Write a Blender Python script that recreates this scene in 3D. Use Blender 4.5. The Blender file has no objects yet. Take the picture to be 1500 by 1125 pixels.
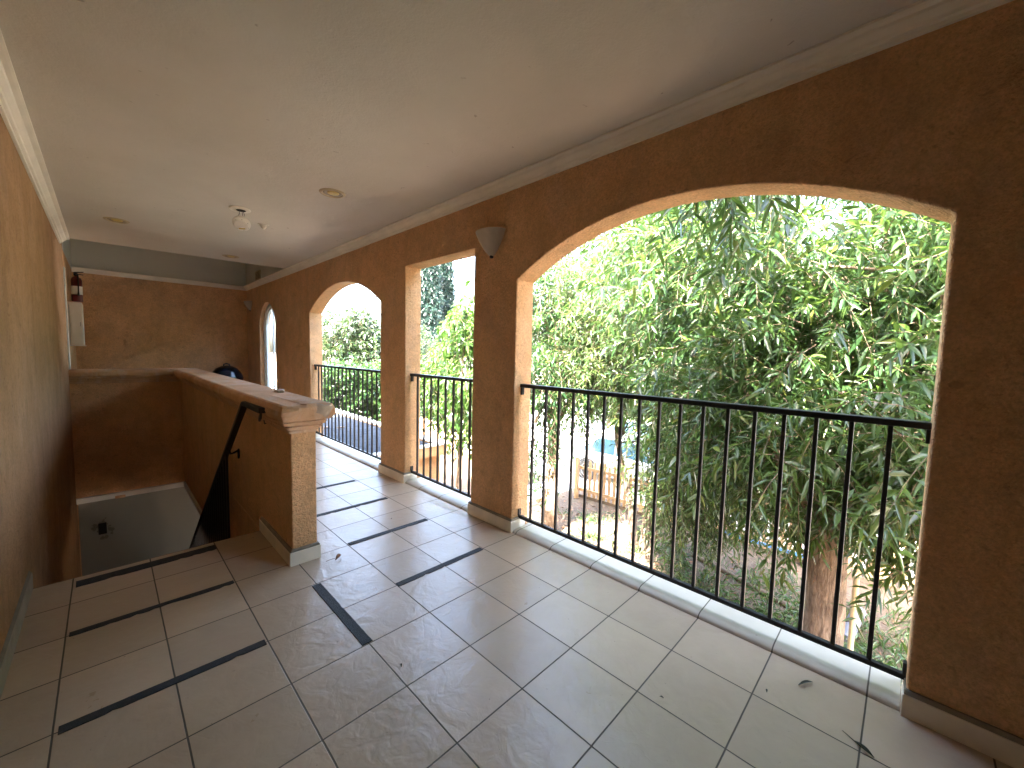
import bpy, bmesh, math, random
import numpy as np
from mathutils import Vector
R = math.radians
scene = bpy.context.scene
COL = scene.collection
GZ = -2.7            # garden level, one storey below the gallery floor

# ------------------------------------------------------------------ helpers
class MB:
    """collects shapes, then links them as ONE mesh object"""
    def __init__(s): s.v = []; s.f = []
    def add(s, vs, fs):
        n = len(s.v); s.v += [tuple(v) for v in vs]; s.f += [tuple(i + n for i in f) for f in fs]; return s
    def box(s, x0, x1, y0, y1, z0, z1):
        return s.add([(x0,y0,z0),(x1,y0,z0),(x1,y1,z0),(x0,y1,z0),(x0,y0,z1),(x1,y0,z1),(x1,y1,z1),(x0,y1,z1)],
                     [(3,2,1,0),(4,5,6,7),(0,1,5,4),(1,2,6,5),(2,3,7,6),(3,0,4,7)])
    def prism(s, poly, axis, a, b):
        """poly of 2D points extruded along an axis ('x': (y,z), 'y': (x,z), 'z': (x,y))"""
        def P(p, t): return {'x': (t, p[0], p[1]), 'y': (p[0], t, p[1]), 'z': (p[0], p[1], t)}[axis]
        n = len(poly)
        return s.add([P(p, a) for p in poly] + [P(p, b) for p in poly],
                     [tuple(range(n))[::-1], tuple(range(n, 2*n))] + [(i, (i+1) % n, n + (i+1) % n, n + i) for i in range(n)])
    def tube(s, pts, r, n=8, cap=True):
        pts = [Vector(p) for p in pts]; k = len(pts)
        rs = r if isinstance(r, (list, tuple)) else [r]*k
        vs = []; ref = None
        for i, p in enumerate(pts):
            t = (pts[min(i+1, k-1)] - pts[max(i-1, 0)]).normalized()
            if ref is None:
                ref = Vector((0,0,1)) if abs(t.z) < .9 else Vector((1,0,0))
            u = (ref - t*ref.dot(t)).normalized(); w = t.cross(u); ref = u
            for j in range(n):
                a = 2*math.pi*j/n
                vs.append(p + (u*math.cos(a) + w*math.sin(a))*rs[i])
        fs = [(i*n+j, i*n+(j+1) % n, (i+1)*n+(j+1) % n, (i+1)*n+j) for i in range(k-1) for j in range(n)]
        if cap: fs += [tuple(range(n))[::-1], tuple(range((k-1)*n, k*n))]
        return s.add(vs, fs)
    def lathe(s, prof, c=(0,0,0), n=24, axis=None, cap=True):
        """prof: (r, h) pairs about an axis through c"""
        ax = Vector(axis or (0,0,1)).normalized()
        u = ax.orthogonal().normalized(); w = ax.cross(u); c = Vector(c)
        vs = [c + ax*h + (u*math.cos(2*math.pi*j/n) + w*math.sin(2*math.pi*j/n))*r for r, h in prof for j in range(n)]
        k = len(prof)
        fs = [(i*n+j, i*n+(j+1) % n, (i+1)*n+(j+1) % n, (i+1)*n+j) for i in range(k-1) for j in range(n)]
        if cap: fs += [tuple(range(n))[::-1], tuple(range((k-1)*n, k*n))]
        return s.add(vs, fs)
    def build(s, name, mat, parent=None, smooth=None, bevel=0, seg=2, at=None):
        me = bpy.data.meshes.new(name)
        off = Vector(at) if at else Vector((0,0,0))
        me.from_pydata([tuple(Vector(v) - off) for v in s.v], [], s.f)
        bm = bmesh.new(); bm.from_mesh(me)
        bmesh.ops.recalc_face_normals(bm, faces=bm.faces)
        if bevel:
            es = [e for e in bm.edges if len(e.link_faces) == 2 and e.calc_face_angle(0) > .5]
            bmesh.ops.bevel(bm, geom=es, offset=bevel, segments=seg, affect='EDGES', profile=.5, clamp_overlap=True)
        bm.to_mesh(me); bm.free()
        return link(name, me, mat, parent, smooth, at)

def link(name, me, mat, parent=None, smooth=None, at=None):
    if mat: me.materials.append(mat)
    if smooth:
        me.polygons.foreach_set('use_smooth', [True]*len(me.polygons)); me.set_sharp_from_angle(angle=R(smooth))
    o = bpy.data.objects.new(name, me); COL.objects.link(o)
    if at: o.location = at
    if parent: o.parent = parent
    return o

def tag(o, label=None, cat=None, group=None, kind=None):
    for k, v in (('label', label), ('category', cat), ('group', group), ('kind', kind)):
        if v: o[k] = v
    return o

def thing(name, label, cat, loc=(0,0,0), group=None):
    o = bpy.data.objects.new(name, None); COL.objects.link(o); o.location = loc; o.empty_display_size = .1
    return tag(o, label, cat, group)

def copy_tree(o, parent=None):
    c = o.copy(); COL.objects.link(c); c.parent = parent
    for ch in [x for x in bpy.data.objects if x.parent == o]: copy_tree(ch, c)
    return c

# ------------------------------------------------------------------ materials
class NT:
    def __init__(s, name):
        s.m = bpy.data.materials.new(name); s.m.use_nodes = True
        s.t = s.m.node_tree; s.b = s.t.nodes['Principled BSDF']; s.out = s.t.nodes['Material Output']
    def n(s, typ, ins=None, **kw):
        nd = s.t.nodes.new(typ)
        for k, v in kw.items(): setattr(nd, k, v)
        for k, v in (ins or {}).items():
            sk = nd.inputs[k]
            if isinstance(v, bpy.types.NodeSocket): s.t.links.new(v, sk)
            else: sk.default_value = v
        return nd
    def set(s, **kw):
        for k, v in kw.items():
            sk = s.b.inputs[k.replace('_', ' ')]
            if isinstance(v, bpy.types.NodeSocket): s.t.links.new(v, sk)
            else: sk.default_value = v
    def coord(s): return s.n('ShaderNodeTexCoord').outputs['Object']
    def pos(s): return s.n('ShaderNodeNewGeometry').outputs['Position']
    def noise(s, vec, scale, detail=4, rough=.55, dist=0, out='Fac'):
        return s.n('ShaderNodeTexNoise', {'Vector': vec, 'Scale': scale, 'Detail': detail, 'Roughness': rough, 'Distortion': dist}).outputs[out]
    def math(s, op, a, b=0.0, c=0.0, clamp=False):
        nd = s.n('ShaderNodeMath', {0: a, 1: b, 2: c}, operation=op); nd.use_clamp = clamp; return nd.outputs[0]
    def ramp(s, fac, stops, mode='LINEAR'):
        nd = s.n('ShaderNodeValToRGB', {'Fac': fac}); cr = nd.color_ramp; cr.interpolation = mode
        while len(cr.elements) < len(stops): cr.elements.new(.5)
        for e, (p, c) in zip(cr.elements, stops):
            e.position = p; e.color = (c if isinstance(c, (tuple, list)) else (c,c,c)) + ((1,) if isinstance(c, (tuple, list)) and len(c) == 3 else ()) if isinstance(c, (tuple, list)) else (c,c,c,1)
        return nd.outputs['Color']
    def mix(s, fac, a, b, blend='MIX'):
        nd = s.n('ShaderNodeMix', data_type='RGBA', blend_type=blend)
        for k, v in ((0, fac), (6, a), (7, b)):
            sk = nd.inputs[k]
            if isinstance(v, bpy.types.NodeSocket): s.t.links.new(v, sk)
            elif k == 0: sk.default_value = v
            else: sk.default_value = tuple(v) + (1,) if len(v) == 3 else v
        return nd.outputs[2]
    def stretch(s, vec, sx, sy, sz):
        return s.n('ShaderNodeMapping', {'Vector': vec, 'Scale': (sx, sy, sz)}).outputs['Vector']
    def bump(s, h, strength=.3, dist=.01, normal=None):
        ins = {'Height': h, 'Strength': strength, 'Distance': dist}
        if normal: ins['Normal'] = normal
        return s.n('ShaderNodeBump', ins).outputs['Normal']

def plain(name, col, rough=.6, metal=0, var=.12, scale=6, bump=.1, bscale=60):
    t = NT(name); c = t.coord()
    f = t.noise(c, scale, 5)
    t.set(Base_Color=t.mix(f, tuple(x*(1-var) for x in col), tuple(min(1, x*(1+var)) for x in col)), Metallic=metal,
          Roughness=t.math('ADD', rough-.08, t.math('MULTIPLY', t.noise(c, scale*3, 3), .16)))
    if bump: t.set(Normal=t.bump(t.noise(c, bscale, 3), bump, .004))
    return t.m

def stucco(name, base, dark, stain, bstr=.5):
    t = NT(name); c = t.pos()
    big = t.ramp(t.noise(c, 1.3, 7, .62, .5), [(.34, 0.0), (.66, 1.0)])
    col = t.mix(big, dark, base)
    mid = t.ramp(t.noise(c, 4.6, 6, .68, .3), [(.46, 0.0), (.70, 1.0)])
    col = t.mix(t.math('MULTIPLY', mid, .6), col, tuple(x*.62 for x in base))
    pale = t.ramp(t.noise(t.stretch(c, 1, 1, .55), 3.1, 6, .7), [(.52, 0.0), (.72, 1.0)])
    col = t.mix(t.math('MULTIPLY', pale, .4), col, (.66,.43,.30))
    run = t.ramp(t.noise(t.stretch(c, 2.6, 2.6, .5), 1.9, 6, .65, .4), [(.53, 0.0), (.76, 1.0)])
    col = t.mix(t.math('MULTIPLY', run, .5), col, stain)
    grain = t.ramp(t.noise(c, 75, 4, .7), [(.36, 0.0), (.62, 1.0)])
    col = t.mix(t.math('MULTIPLY', t.math('SUBTRACT', 1.0, grain), .42), col, tuple(x*.42 for x in base))
    speck = t.ramp(t.noise(c, 24, 4, .65), [(.60, 0.0), (.70, 1.0)])
    col = t.mix(t.math('MULTIPLY', speck, .4), col, tuple(x*.6 for x in stain))
    blot = t.ramp(t.noise(c, 11, 5, .7, .6), [(.50, 0.0), (.68, 1.0)])
    col = t.mix(t.math('MULTIPLY', blot, .38), col, stain)
    fleck = t.ramp(t.noise(c, 52, 3, .7), [(.60, 0.0), (.68, 1.0)])
    col = t.mix(t.math('MULTIPLY', fleck, .3), col, tuple(min(.9, x*1.2) for x in base))
    scuff = t.ramp(t.noise(t.stretch(c, 1, 1, 2.2), 9, 2, .5, 1.2), [(.70, 0.0), (.755, 1.0)])
    col = t.mix(t.math('MULTIPLY', scuff, .35), col, tuple(x*.35 for x in stain))
    h = t.math('ADD', t.math('MULTIPLY', t.noise(c, 48, 5, .65), 1.0), t.math('MULTIPLY', t.noise(c, 130, 3, .6), .8))
    h = t.math('ADD', h, t.math('MULTIPLY', t.noise(c, 6, 4), 2.2))
    t.set(Base_Color=col, Roughness=.86, Normal=t.bump(h, bstr, .017)); t.b.inputs['Specular IOR Level'].default_value = .3
    return t.m

M = {}
M['stucco'] = stucco('stucco_adobe', (.88,.54,.285), (.80,.45,.215), (.54,.30,.145), .8)
M['stucco_left'] = stucco('stucco_adobe_grimy_shaded', (.56,.33,.165), (.45,.25,.115), (.24,.135,.06), .7)  # same paint as the arcade: grimier, and darkened to offset the light here
M['stucco_pier'] = M['stucco']
M['grey_paint'] = plain('grey_green_paint', (.62,.61,.53), .8, 0, .1, 2, .25, 70)

def ceiling_mat():
    t = NT('ceiling_plaster'); c = t.pos()
    f = t.ramp(t.noise(c, .9, 6, .62), [(.3, 0.0), (.7, 1.0)])
    col = t.mix(f, (.62,.575,.485), (.71,.665,.58))
    spot = t.ramp(t.noise(t.stretch(c, 1, 1.6, 1), 14, 2, .5, .6), [(.735, 0.0), (.76, 1.0)])
    col = t.mix(t.math('MULTIPLY', spot, .5), col, (.22,.16,.1))
    h = t.math('ADD', t.noise(c, 90, 4, .6), t.math('MULTIPLY', t.noise(c, 22, 3), 1.0))
    t.set(Base_Color=col, Roughness=.82, Normal=t.bump(h, .35, .006)); return t.m
M['ceiling'] = ceiling_mat()

def tile_mat(name, sill=False):
    t = NT(name); c = t.pos()
    s = t.n('ShaderNodeSeparateXYZ', {0: c})
    x, y = s.outputs[0], s.outputs[1]
    wob = t.math('MULTIPLY', t.math('SUBTRACT', t.noise(c, 9, 2), .5), .002)
    gx = t.math('DIVIDE', t.math('ADD', t.math('SUBTRACT', x, -.1796), wob), .3337)
    gy = t.math('DIVIDE', t.math('ADD', t.math('SUBTRACT', y, 1.0412), wob), .3360)
    def edge(g, size):
        fr = t.math('FRACT', g); d = t.math('MINIMUM', fr, t.math('SUBTRACT', 1.0, fr))
        return t.math('MULTIPLY', d, size)
    d = edge(gy, .336) if sill else t.math('MINIMUM', edge(gx, .3337), edge(gy, .336))
    grout = t.math('SUBTRACT', 1.0, t.n('ShaderNodeMapRange', {'Value': d, 'From Min': .0021, 'From Max': .0037}).outputs[0])
    cell = t.n('ShaderNodeCombineXYZ', {0: t.math('FLOOR', gx) if not sill else 3.0, 1: t.math('FLOOR', gy), 2: 1.0}).outputs[0]
    wn = t.n('ShaderNodeTexWhiteNoise', {'Vector': cell}, noise_dimensions='3D')
    shift = t.n('ShaderNodeVectorMath', {0: c, 1: t.n('ShaderNodeVectorMath', {0: wn.outputs['Color'], 'Scale': 7.0}, operation='SCALE').outputs[0]}, operation='ADD').outputs[0]
    base = (.47,.42,.34) if sill else (.47,.365,.27)
    col = t.mix(wn.outputs['Value'], tuple(b*.88 for b in base), tuple(b*1.07 for b in base))
    cloud = t.ramp(t.noise(shift, 6, 5, .6, .5), [(.35, 0.0), (.7, 1.0)])
    col = t.mix(t.math('MULTIPLY', cloud, .28), col, tuple(b*k for b, k in zip(base, (.72,.69,.64))))
    grime = t.ramp(t.noise(c, 1.7, 6, .65), [(.5, 0.0), (.8, 1.0)])
    col = t.mix(t.math('MULTIPLY', grime, .4), col, (.28,.23,.17))
    dirt = t.ramp(t.noise(c, 55, 2, .5), [(.73, 0.0), (.77, 1.0)])
    col = t.mix(t.math('MULTIPLY', dirt, .5), col, (.10,.08,.06))
    col = t.mix(grout, col, (.085,.07,.055))
    crease = t.ramp(t.math('ABSOLUTE', t.math('SUBTRACT', t.noise(shift, 5, 3, .5, .8), .5)), [(0.0, 0.0), (.035, 1.0)])
    rel = t.math('ADD', t.noise(shift, 9, 3, .5, .8), t.math('MULTIPLY', t.noise(shift, 30, 2, .5, .6), .22))
    rel = t.math('ADD', rel, t.math('MULTIPLY', crease, .06))
    h = t.math('SUBTRACT', t.math('MULTIPLY', rel, .8 if not sill else .3), t.math('MULTIPLY', grout, .7))
    rough = t.math('ADD', t.math('ADD', .22 if not sill else .4, t.math('MULTIPLY', t.noise(c, 4, 5, .6), .18)), t.math('MULTIPLY', grout, .5))
    t.set(Base_Color=col, Roughness=rough, Normal=t.bump(h, .29 if not sill else .12, .016)); t.b.inputs['Specular IOR Level'].default_value = .5
    return t.m
M['tile'] = tile_mat('floor_tile')
M['sill'] = tile_mat('sill_tile', True)
M['base'] = plain('baseboard_tile', (.76,.69,.57), .5, 0, .22, 9, .1)
M['base_cap'] = plain('baseboard_edge', (.22,.19,.15), .6, 0, .4, 16, .1)
M['base_grimy'] = plain('baseboard_grimy', (.36,.31,.235), .6, 0, .35, 9, .1)
M['crown'] = plain('crown_paint', (.84,.78,.66), .6, 0, .15, 5, .15)
M['iron'] = plain('black_iron', (.010,.010,.012), .5, 0, .3, 20, .2, 120)
M['tape'] = plain('tape_black', (.022,.024,.03), .75, 0, .5, 40, .6, 300)
M['white'] = plain('white_paint', (.74,.73,.68), .5, 0, .08, 8, .05)
M['yellowed'] = plain('yellowed_trim', (.52,.42,.25), .55, 0, .25, 20, .05)
M['can'] = plain('fixture_inside', (.24,.17,.09), .5, 0, .3, 12, .05)
M['plastic'] = plain('white_plastic', (.86,.82,.72), .45, 0, .12, 30, .05)
M['amber'] = plain('yellowed_plastic', (.62,.45,.12), .5, 0, .2, 30, .05)
M['wire'] = plain('dark_wire', (.05,.03,.025), .5, 0, .2, 30, 0)
M['clay'] = plain('sconce_ceramic', (.47,.41,.32), .8, 0, .2, 14, .25, 80)
M['red'] = plain('red_enamel', (.14,.012,.010), .3, 0, .15, 10, 0)
M['black'] = plain('black_plastic', (.02,.02,.02), .5, 0, .3, 20, .05)
M['enamel'] = plain('black_enamel', (.010,.014,.024), .16, 0, .2, 10, 0)
M['steel'] = plain('steel', (.45,.45,.46), .35, 1, .1, 20, 0)
M['dark'] = plain('dark_hole', (.012,.010,.008), .9, 0, .4, 20, .1)
M['chip_lit_end'] = plain('plaster_chip_and_lit_end', (.46,.36,.27), .9, 0, .35, 22, .8, 60)  # plaster chip; on the cap's end the pale tone is painted light
M['soffit_wood'] = plain('roof_side', (.45,.36,.26), .8, 0, .15, 3, .2)
M['concrete'] = plain('path_concrete', (.50,.50,.49), .85, 0, .12, 1.5, .3, 40)
M['asphalt'] = plain('lot_concrete', (.62,.60,.57), .85, 0, .15, .6, .3, 30)
M['pipe'] = plain('grey_pipe', (.13,.13,.155), .5, 0, .15, 6, .05)
M['picket'] = plain('weathered_picket', (.50,.33,.19), .8, 0, .3, 7, .4, 40)
M['board'] = plain('edging_board', (.14,.10,.07), .85, 0, .35, 8, .4, 40)
M['sky_reflection'] = plain('sky_reflection_strip', (.08,.22,.45), .5, 0, .2, 8, .05)  # blue of the sky on the fence's bottom rail, put into colour
M['pole'] = plain('pole_wood', (.022,.019,.018), .85, 0, .2, 4, .2)
M['dryleaf'] = plain('dry_leaf', (.22,.10,.05), .8, 0, .4, 60, .2)
M['darkleaf'] = plain('withered_leaf', (.035,.035,.025), .8, 0, .4, 60, .2)
M['carpaint'] = plain('silver_paint', (.55,.56,.58), .22, .35, .04, 2, 0)
M['carwhite'] = plain('white_car_paint', (.75,.75,.74), .25, 0, .04, 2, 0)
M['glassdark'] = plain('car_window', (.03,.07,.10), .06, 0, .1, 2, 0)
M['rubber'] = plain('tyre_rubber', (.02,.02,.02), .8, 0, .2, 20, .1)
M['lampred'] = plain('tail_lamp', (.45,.02,.02), .2, 0, .1, 10, 0)

def glass_mat():
    t = NT('window_glass'); t.set(Base_Color=(.85,.92,.95,1), Roughness=.05); t.b.inputs['Transmission Weight'].default_value = 1; t.b.inputs['IOR'].default_value = 1.05
    return t.m
M['glass'] = glass_mat()

def lower_wall_mat():
    t = NT('stair_lower_wall'); c = t.pos()
    f = t.noise(c, 1.3, 5, .6)
    col = t.mix(f, (.27,.275,.235), (.36,.35,.29))
    t.set(Base_Color=col, Roughness=.7, Normal=t.bump(t.noise(c, 80, 3), .2, .005)); return t.m
M['lower'] = lower_wall_mat()
def stain_mat():
    t = NT('hand_grime'); c = t.pos()
    t.set(Base_Color=t.mix(t.noise(c, 18, 4), (.13,.12,.095), (.26,.25,.2)), Roughness=.8); return t.m
M['grime'] = stain_mat()

def cap_mat():
    t = NT('wall_cap_stucco'); c = t.pos()
    f = t.ramp(t.noise(c, 2.2, 6, .65, .5), [(.35, 0.0), (.66, 1.0)])
    col = t.mix(f, (.52,.29,.15), (.70,.44,.26))
    worn = t.ramp(t.noise(t.stretch(c, 1.5, .8, 1), 4.2, 6, .7, .8), [(.5, 0.0), (.64, 1.0)])
    col = t.mix(t.math('MULTIPLY', worn, .6), col, (.62,.49,.37))
    crack = t.ramp(t.noise(t.stretch(c, .7, 2.6, 1), 10, 4, .7, 1.5), [(.64, 0.0), (.70, 1.0)])
    col = t.mix(t.math('MULTIPLY', crack, .7), col, (.10,.06,.04))
    h = t.math('ADD', t.noise(c, 26, 5, .65), t.math('MULTIPLY', t.noise(c, 110, 3), .5))
    h = t.math('SUBTRACT', h, t.math('MULTIPLY', crack, .5))
    t.set(Base_Color=col, Roughness=.85, Normal=t.bump(h, .6, .012)); return t.m
M['cap'] = cap_mat()

def roof_mat():
    t = NT('slate_shingle'); c = t.coord()
    uv = t.n('ShaderNodeMapping', {'Vector': c}).outputs[0]
    br = t.n('ShaderNodeTexBrick', {'Vector': uv, 'Scale': 1.0, 'Color1': (.022,.029,.042,1), 'Color2': (.038,.045,.058,1), 'Mortar': (.008,.009,.011,1),
             'Mortar Size': .013, 'Mortar Smooth': .1, 'Brick Width': .42, 'Row Height': .27}, offset=.5)
    col = t.mix(t.math('MULTIPLY', t.noise(c, 9, 4), .5), br.outputs['Color'], (.02,.024,.03))
    t.b.inputs['Specular IOR Level'].default_value = .08
    t.set(Base_Color=col, Roughness=.75, Normal=t.bump(br.outputs['Fac'], .5, -.01)); return t.m
M['shingle'] = roof_mat()

def soil_mat():
    t = NT('garden_soil'); c = t.pos()
    f = t.ramp(t.noise(c, .7, 6, .65), [(.3, 0.0), (.7, 1.0)])
    col = t.mix(f, (.12,.085,.06), (.21,.15,.10))
    litter = t.ramp(t.n('ShaderNodeTexVoronoi', {'Vector': c, 'Scale': 22.0, 'Randomness': 1.0}).outputs['Color'], [(.45, 0.0), (.8, 1.0)])
    col = t.mix(t.math('MULTIPLY', litter, .5), col, (.085,.06,.045))
    pale = t.ramp(t.noise(c, 30, 3, .6), [(.60, 0.0), (.68, 1.0)])
    col = t.mix(t.math('MULTIPLY', pale, .6), col, (.30,.25,.19))
    green = t.ramp(t.noise(c, 1.6, 4, .6), [(.60, 0.0), (.72, 1.0)])
    col = t.mix(t.math('MULTIPLY', green, .4), col, (.07,.10,.03))
    h = t.math('ADD', t.noise(c, 18, 5, .7), t.noise(c, 70, 3))
    t.set(Base_Color=col, Roughness=.95, Normal=t.bump(h, .8, .04)); return t.m
M['soil'] = soil_mat()

def bark_mat(name, a, b):
    t = NT(name); c = t.coord()
    v = t.stretch(c, 1, 1, .22)
    f = t.ramp(t.noise(v, 22, 6, .7, .6), [(.35, 0.0), (.65, 1.0)])
    col = t.mix(f, a, b)
    col = t.mix(t.math('MULTIPLY', t.ramp(t.noise(c, 4, 4), [(.5, 0.0), (.65, 1.0)]), .5), col, tuple(x*.5 for x in a))
    t.set(Base_Color=col, Roughness=.9, Normal=t.bump(f, .9, .02)); return t.m
M['bark'] = bark_mat('bark_brown', (.13,.085,.055), (.34,.25,.18))
M['bark_dark'] = bark_mat('bark_dark', (.06,.042,.03), (.17,.12,.085))

def leaf_mat(name, stops, trans, fac=.30, rough=.30):
    stops = [(p, (c[0]*.29, c[1]*.40, c[2]*.42)) for p, c in stops]
    trans = (trans[0]*.75, trans[1]*.9, trans[2])
    t = NT(name)
    rnd = t.n('ShaderNodeNewGeometry').outputs['Random Per Island']
    col = t.ramp(rnd, stops)
    t.set(Base_Color=col, Roughness=rough); t.b.inputs['Specular IOR Level'].default_value = .5
    tr = t.n('ShaderNodeBsdfTranslucent', {'Color': t.mix(.5, col, trans)})
    mx = t.n('ShaderNodeMixShader', {0: fac, 1: t.b.outputs[0], 2: tr.outputs[0]})
    t.t.links.new(mx.outputs[0], t.out.inputs[0]); return t.m
M['leaf_willow'] = leaf_mat('leaf_long', [(0, (.045,.085,.03)), (.45, (.085,.14,.045)), (.8, (.13,.19,.055)), (.95, (.20,.24,.05)), (1, (.34,.26,.05))], (.30,.42,.06))
M['leaf_olive'] = leaf_mat('leaf_olive', [(0, (.06,.09,.035)), (.5, (.12,.16,.05)), (.85, (.19,.22,.06)), (1, (.36,.30,.06))], (.34,.42,.08))
M['leaf_deep'] = leaf_mat('leaf_deep', [(0, (.025,.06,.025)), (.6, (.06,.12,.035)), (.9, (.12,.19,.045)), (1, (.18,.25,.05))], (.20,.34,.05))
M['leaf_bright'] = leaf_mat('leaf_bright', [(0, (.055,.105,.02)), (.6, (.10,.16,.03)), (1, (.17,.22,.04))], (.20,.30,.035), .45)
M['leaf_pale'] = leaf_mat('leaf_pale', [(0, (.03,.05,.022)), (.5, (.062,.09,.034)), (.85, (.10,.125,.045)), (1, (.15,.15,.06))], (.12,.17,.04))
M['needle'] = leaf_mat('needle', [(0, (.02,.04,.035)), (.6, (.035,.065,.05)), (1, (.07,.10,.07))], (.06,.1,.05), .2)
M['grass'] = leaf_mat('grass_blade', [(0, (.07,.13,.03)), (.6, (.13,.20,.05)), (1, (.28,.26,.1))], (.26,.4,.07))

# ------------------------------------------------------------------ camera
F_PX, PITCH, YAW, ROLL, CH = 588.44, .0743, .7916, .0237, 1.37
fw = Vector((math.sin(YAW)*math.cos(PITCH), math.cos(YAW)*math.cos(PITCH), -math.sin(PITCH)))
rt = Vector((math.cos(YAW), -math.sin(YAW), 0)); up = rt.cross(fw)
r2 = rt*math.cos(ROLL) + up*math.sin(ROLL); u2 = up*math.cos(ROLL) - rt*math.sin(ROLL)
cd = bpy.data.cameras.new('camera'); cam = bpy.data.objects.new('camera', cd); COL.objects.link(cam)
from mathutils import Matrix
mw = Matrix(((r2.x,u2.x,-fw.x,0),(r2.y,u2.y,-fw.y,0),(r2.z,u2.z,-fw.z,CH),(0,0,0,1)))
cam.matrix_world = mw
cd.sensor_fit = 'HORIZONTAL'; cd.sensor_width = 36; cd.lens = F_PX/1500*36; cd.clip_start = .03; cd.clip_end = 2000
scene.camera = cam

# ------------------------------------------------------------------ the building
WX, WO = 2.155, 2.340      # inner and outer face of the arcade wall
LX = -.345                 # face of the left wall
STEP = 3.395               # top edge of the stairs
CZ = 2.65                  # ceiling
def arch(y0, y1, spring, apex, n=26):
    c = (y0+y1)/2; h = (y1-y0)/2; rise = apex-spring; rad = (h*h+rise*rise)/(2*rise); zc = apex-rad
    return [(y0+(y1-y0)*i/n, zc+math.sqrt(max(0, rad*rad-(y0+(y1-y0)*i/n-c)**2))) for i in range(n+1)]
OPEN = [(-.075, 2.10, 0, arch(-.075, 2.10, 1.915, 2.235)),
        (2.597, 3.675, 0, [(2.597, 2.225), (3.675, 2.225)]),
        (4.20, 6.40, 0, arch(4.20, 6.40, 1.915, 2.235)),
        (8.12, 9.16, .35, arch(8.12, 9.16, 1.83, 2.225))]
ZB, ZT, YA, YB = -.42, 2.94, -2.6, 10.3

def arcade():
    bm = bmesh.new()
    def V(x, y, z): return bm.verts.new((x, y, z))
    for x in (WX, WO):
        prev = None; last = YA; lastz = None
        for y0, y1, zb, top in OPEN + [(YB, YB, None, None)]:
            loop = []
            loop += [(last, ZB)] + ([(last, lastz[0]), (last, lastz[1])] if lastz else []) + [(last, ZT), (y0, ZT)]
            if top: loop += [(y0, top[0][1]), (y0, zb)]
            loop += [(y0, ZB)]
            bm.faces.new([V(x, *p) for p in loop])
            if top:
                for (ya, za), (yb, zc) in zip(top[:-1], top[1:]):
                    bm.faces.new([V(x, ya, za), V(x, yb, zc), V(x, yb, ZT), V(x, ya, ZT)])
                bm.faces.new([V(x, y0, ZB), V(x, y1, ZB), V(x, y1, zb), V(x, y0, zb)])
                last, lastz = y1, (zb, top[-1][1])
    def strip(a, b): bm.faces.new([V(WX, *a), V(WX, *b), V(WO, *b), V(WO, *a)])
    for y0, y1, zb, top in OPEN:
        ring = [(y0, zb)] + top + [(y1, zb)]
        for a, b in zip(ring, ring[1:] + ring[:1]): strip(a, b)
    tops = [YA] + sorted(p[0] for o in OPEN for p in o[3]) + [YB]
    for a, b in zip(tops[:-1], tops[1:]): strip((a, ZT), (b, ZT))
    bots = [YA] + [y for o in OPEN for y in o[:2]] + [YB]
    for a, b in zip(bots[:-1], bots[1:]): strip((a, ZB), (b, ZB))
    strip((YA, ZB), (YA, ZT)); strip((YB, ZB), (YB, ZT))
    bmesh.ops.remove_doubles(bm, verts=bm.verts, dist=1e-4)
    bmesh.ops.recalc_face_normals(bm, faces=bm.faces)
    es = [e for e in bm.edges if len(e.link_faces) == 2 and e.calc_face_angle(0) > .8]
    bmesh.ops.bevel(bm, geom=es, offset=.010, segments=3, affect='EDGES', profile=.5, clamp_overlap=True)
    # unseen ground-floor wall blocks, widened to dim the stairwell; the gap admits daylight
    for y0, y1 in ((-2.6,2.6), (4.4,10.3)):
        g = bmesh.ops.create_cube(bm, size=1)
        for v in g['verts']:
            v.co = Vector((WX+.003+(WO-WX-.006)*(v.co.x+.5), y0+(y1-y0)*(v.co.y+.5), GZ-.05+(ZB+.05-GZ)*(v.co.z+.5)))
    me = bpy.data.meshes.new('arcade_wall'); bm.to_mesh(me); bm.free()
    return link('arcade_wall', me, M['stucco'])
aw = tag(arcade(), 'orange stucco arcade wall with arched openings looking onto the garden', 'wall')

CROWN = [(0, 2.574), (.014, 2.574), (.016, 2.588), (.028, 2.592), (.032, 2.604), (.052, 2.622), (.056, 2.632), (.072, 2.636), (.082, 2.640), (.082, CZ+.004), (0, CZ+.004)]
mb = MB(); mb.prism([(WX-d, z) for d, z in CROWN], 'y', YA, 10.10); mb.build('crown_molding', M['crown'], aw)
# baseboards wrap the piers
def baseboard(parent, x0, x1, y0, y1, h=.088, mat='base'):
    b = MB().box(x0, x1, y0, y1, -.01, h).build('baseboard', M[mat], parent, bevel=.004)
    MB().prism([(x0+.002,h),(x1-.002,h),(x1-.012,h+.016),(x0+.012,h+.016)], 'y', y0+.003, y1-.003).build('baseboard_edge', M['base_cap'], b, bevel=.003)
for y0, y1 in ((YA, -.066), (2.085, 2.612), (3.66, 4.215), (6.385, 10.09)):
    baseboard(aw, WX-.02, WX+.14, y0, y1)
# sills: bullnosed tile strips laid in each opening
def sill(parent, y0, y1):
    pts = [(WX-.001, .003)]
    for i in range(7):
        a = math.pi - math.pi/2*i/6
        pts.append((WX+.045+.045*math.cos(a), .004+.020*math.sin(a)))
    pts += [(2.365, .026), (2.375, .02), (2.375, -.03), (WX-.001, -.03)]
    return MB().prism(pts, 'y', y0, y1).build('sill', M['sill'], parent, smooth=40)
sill(aw, -.064, 2.083); sill(aw, 2.614, 3.658); sill(aw, 4.217, 6.383)

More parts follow.
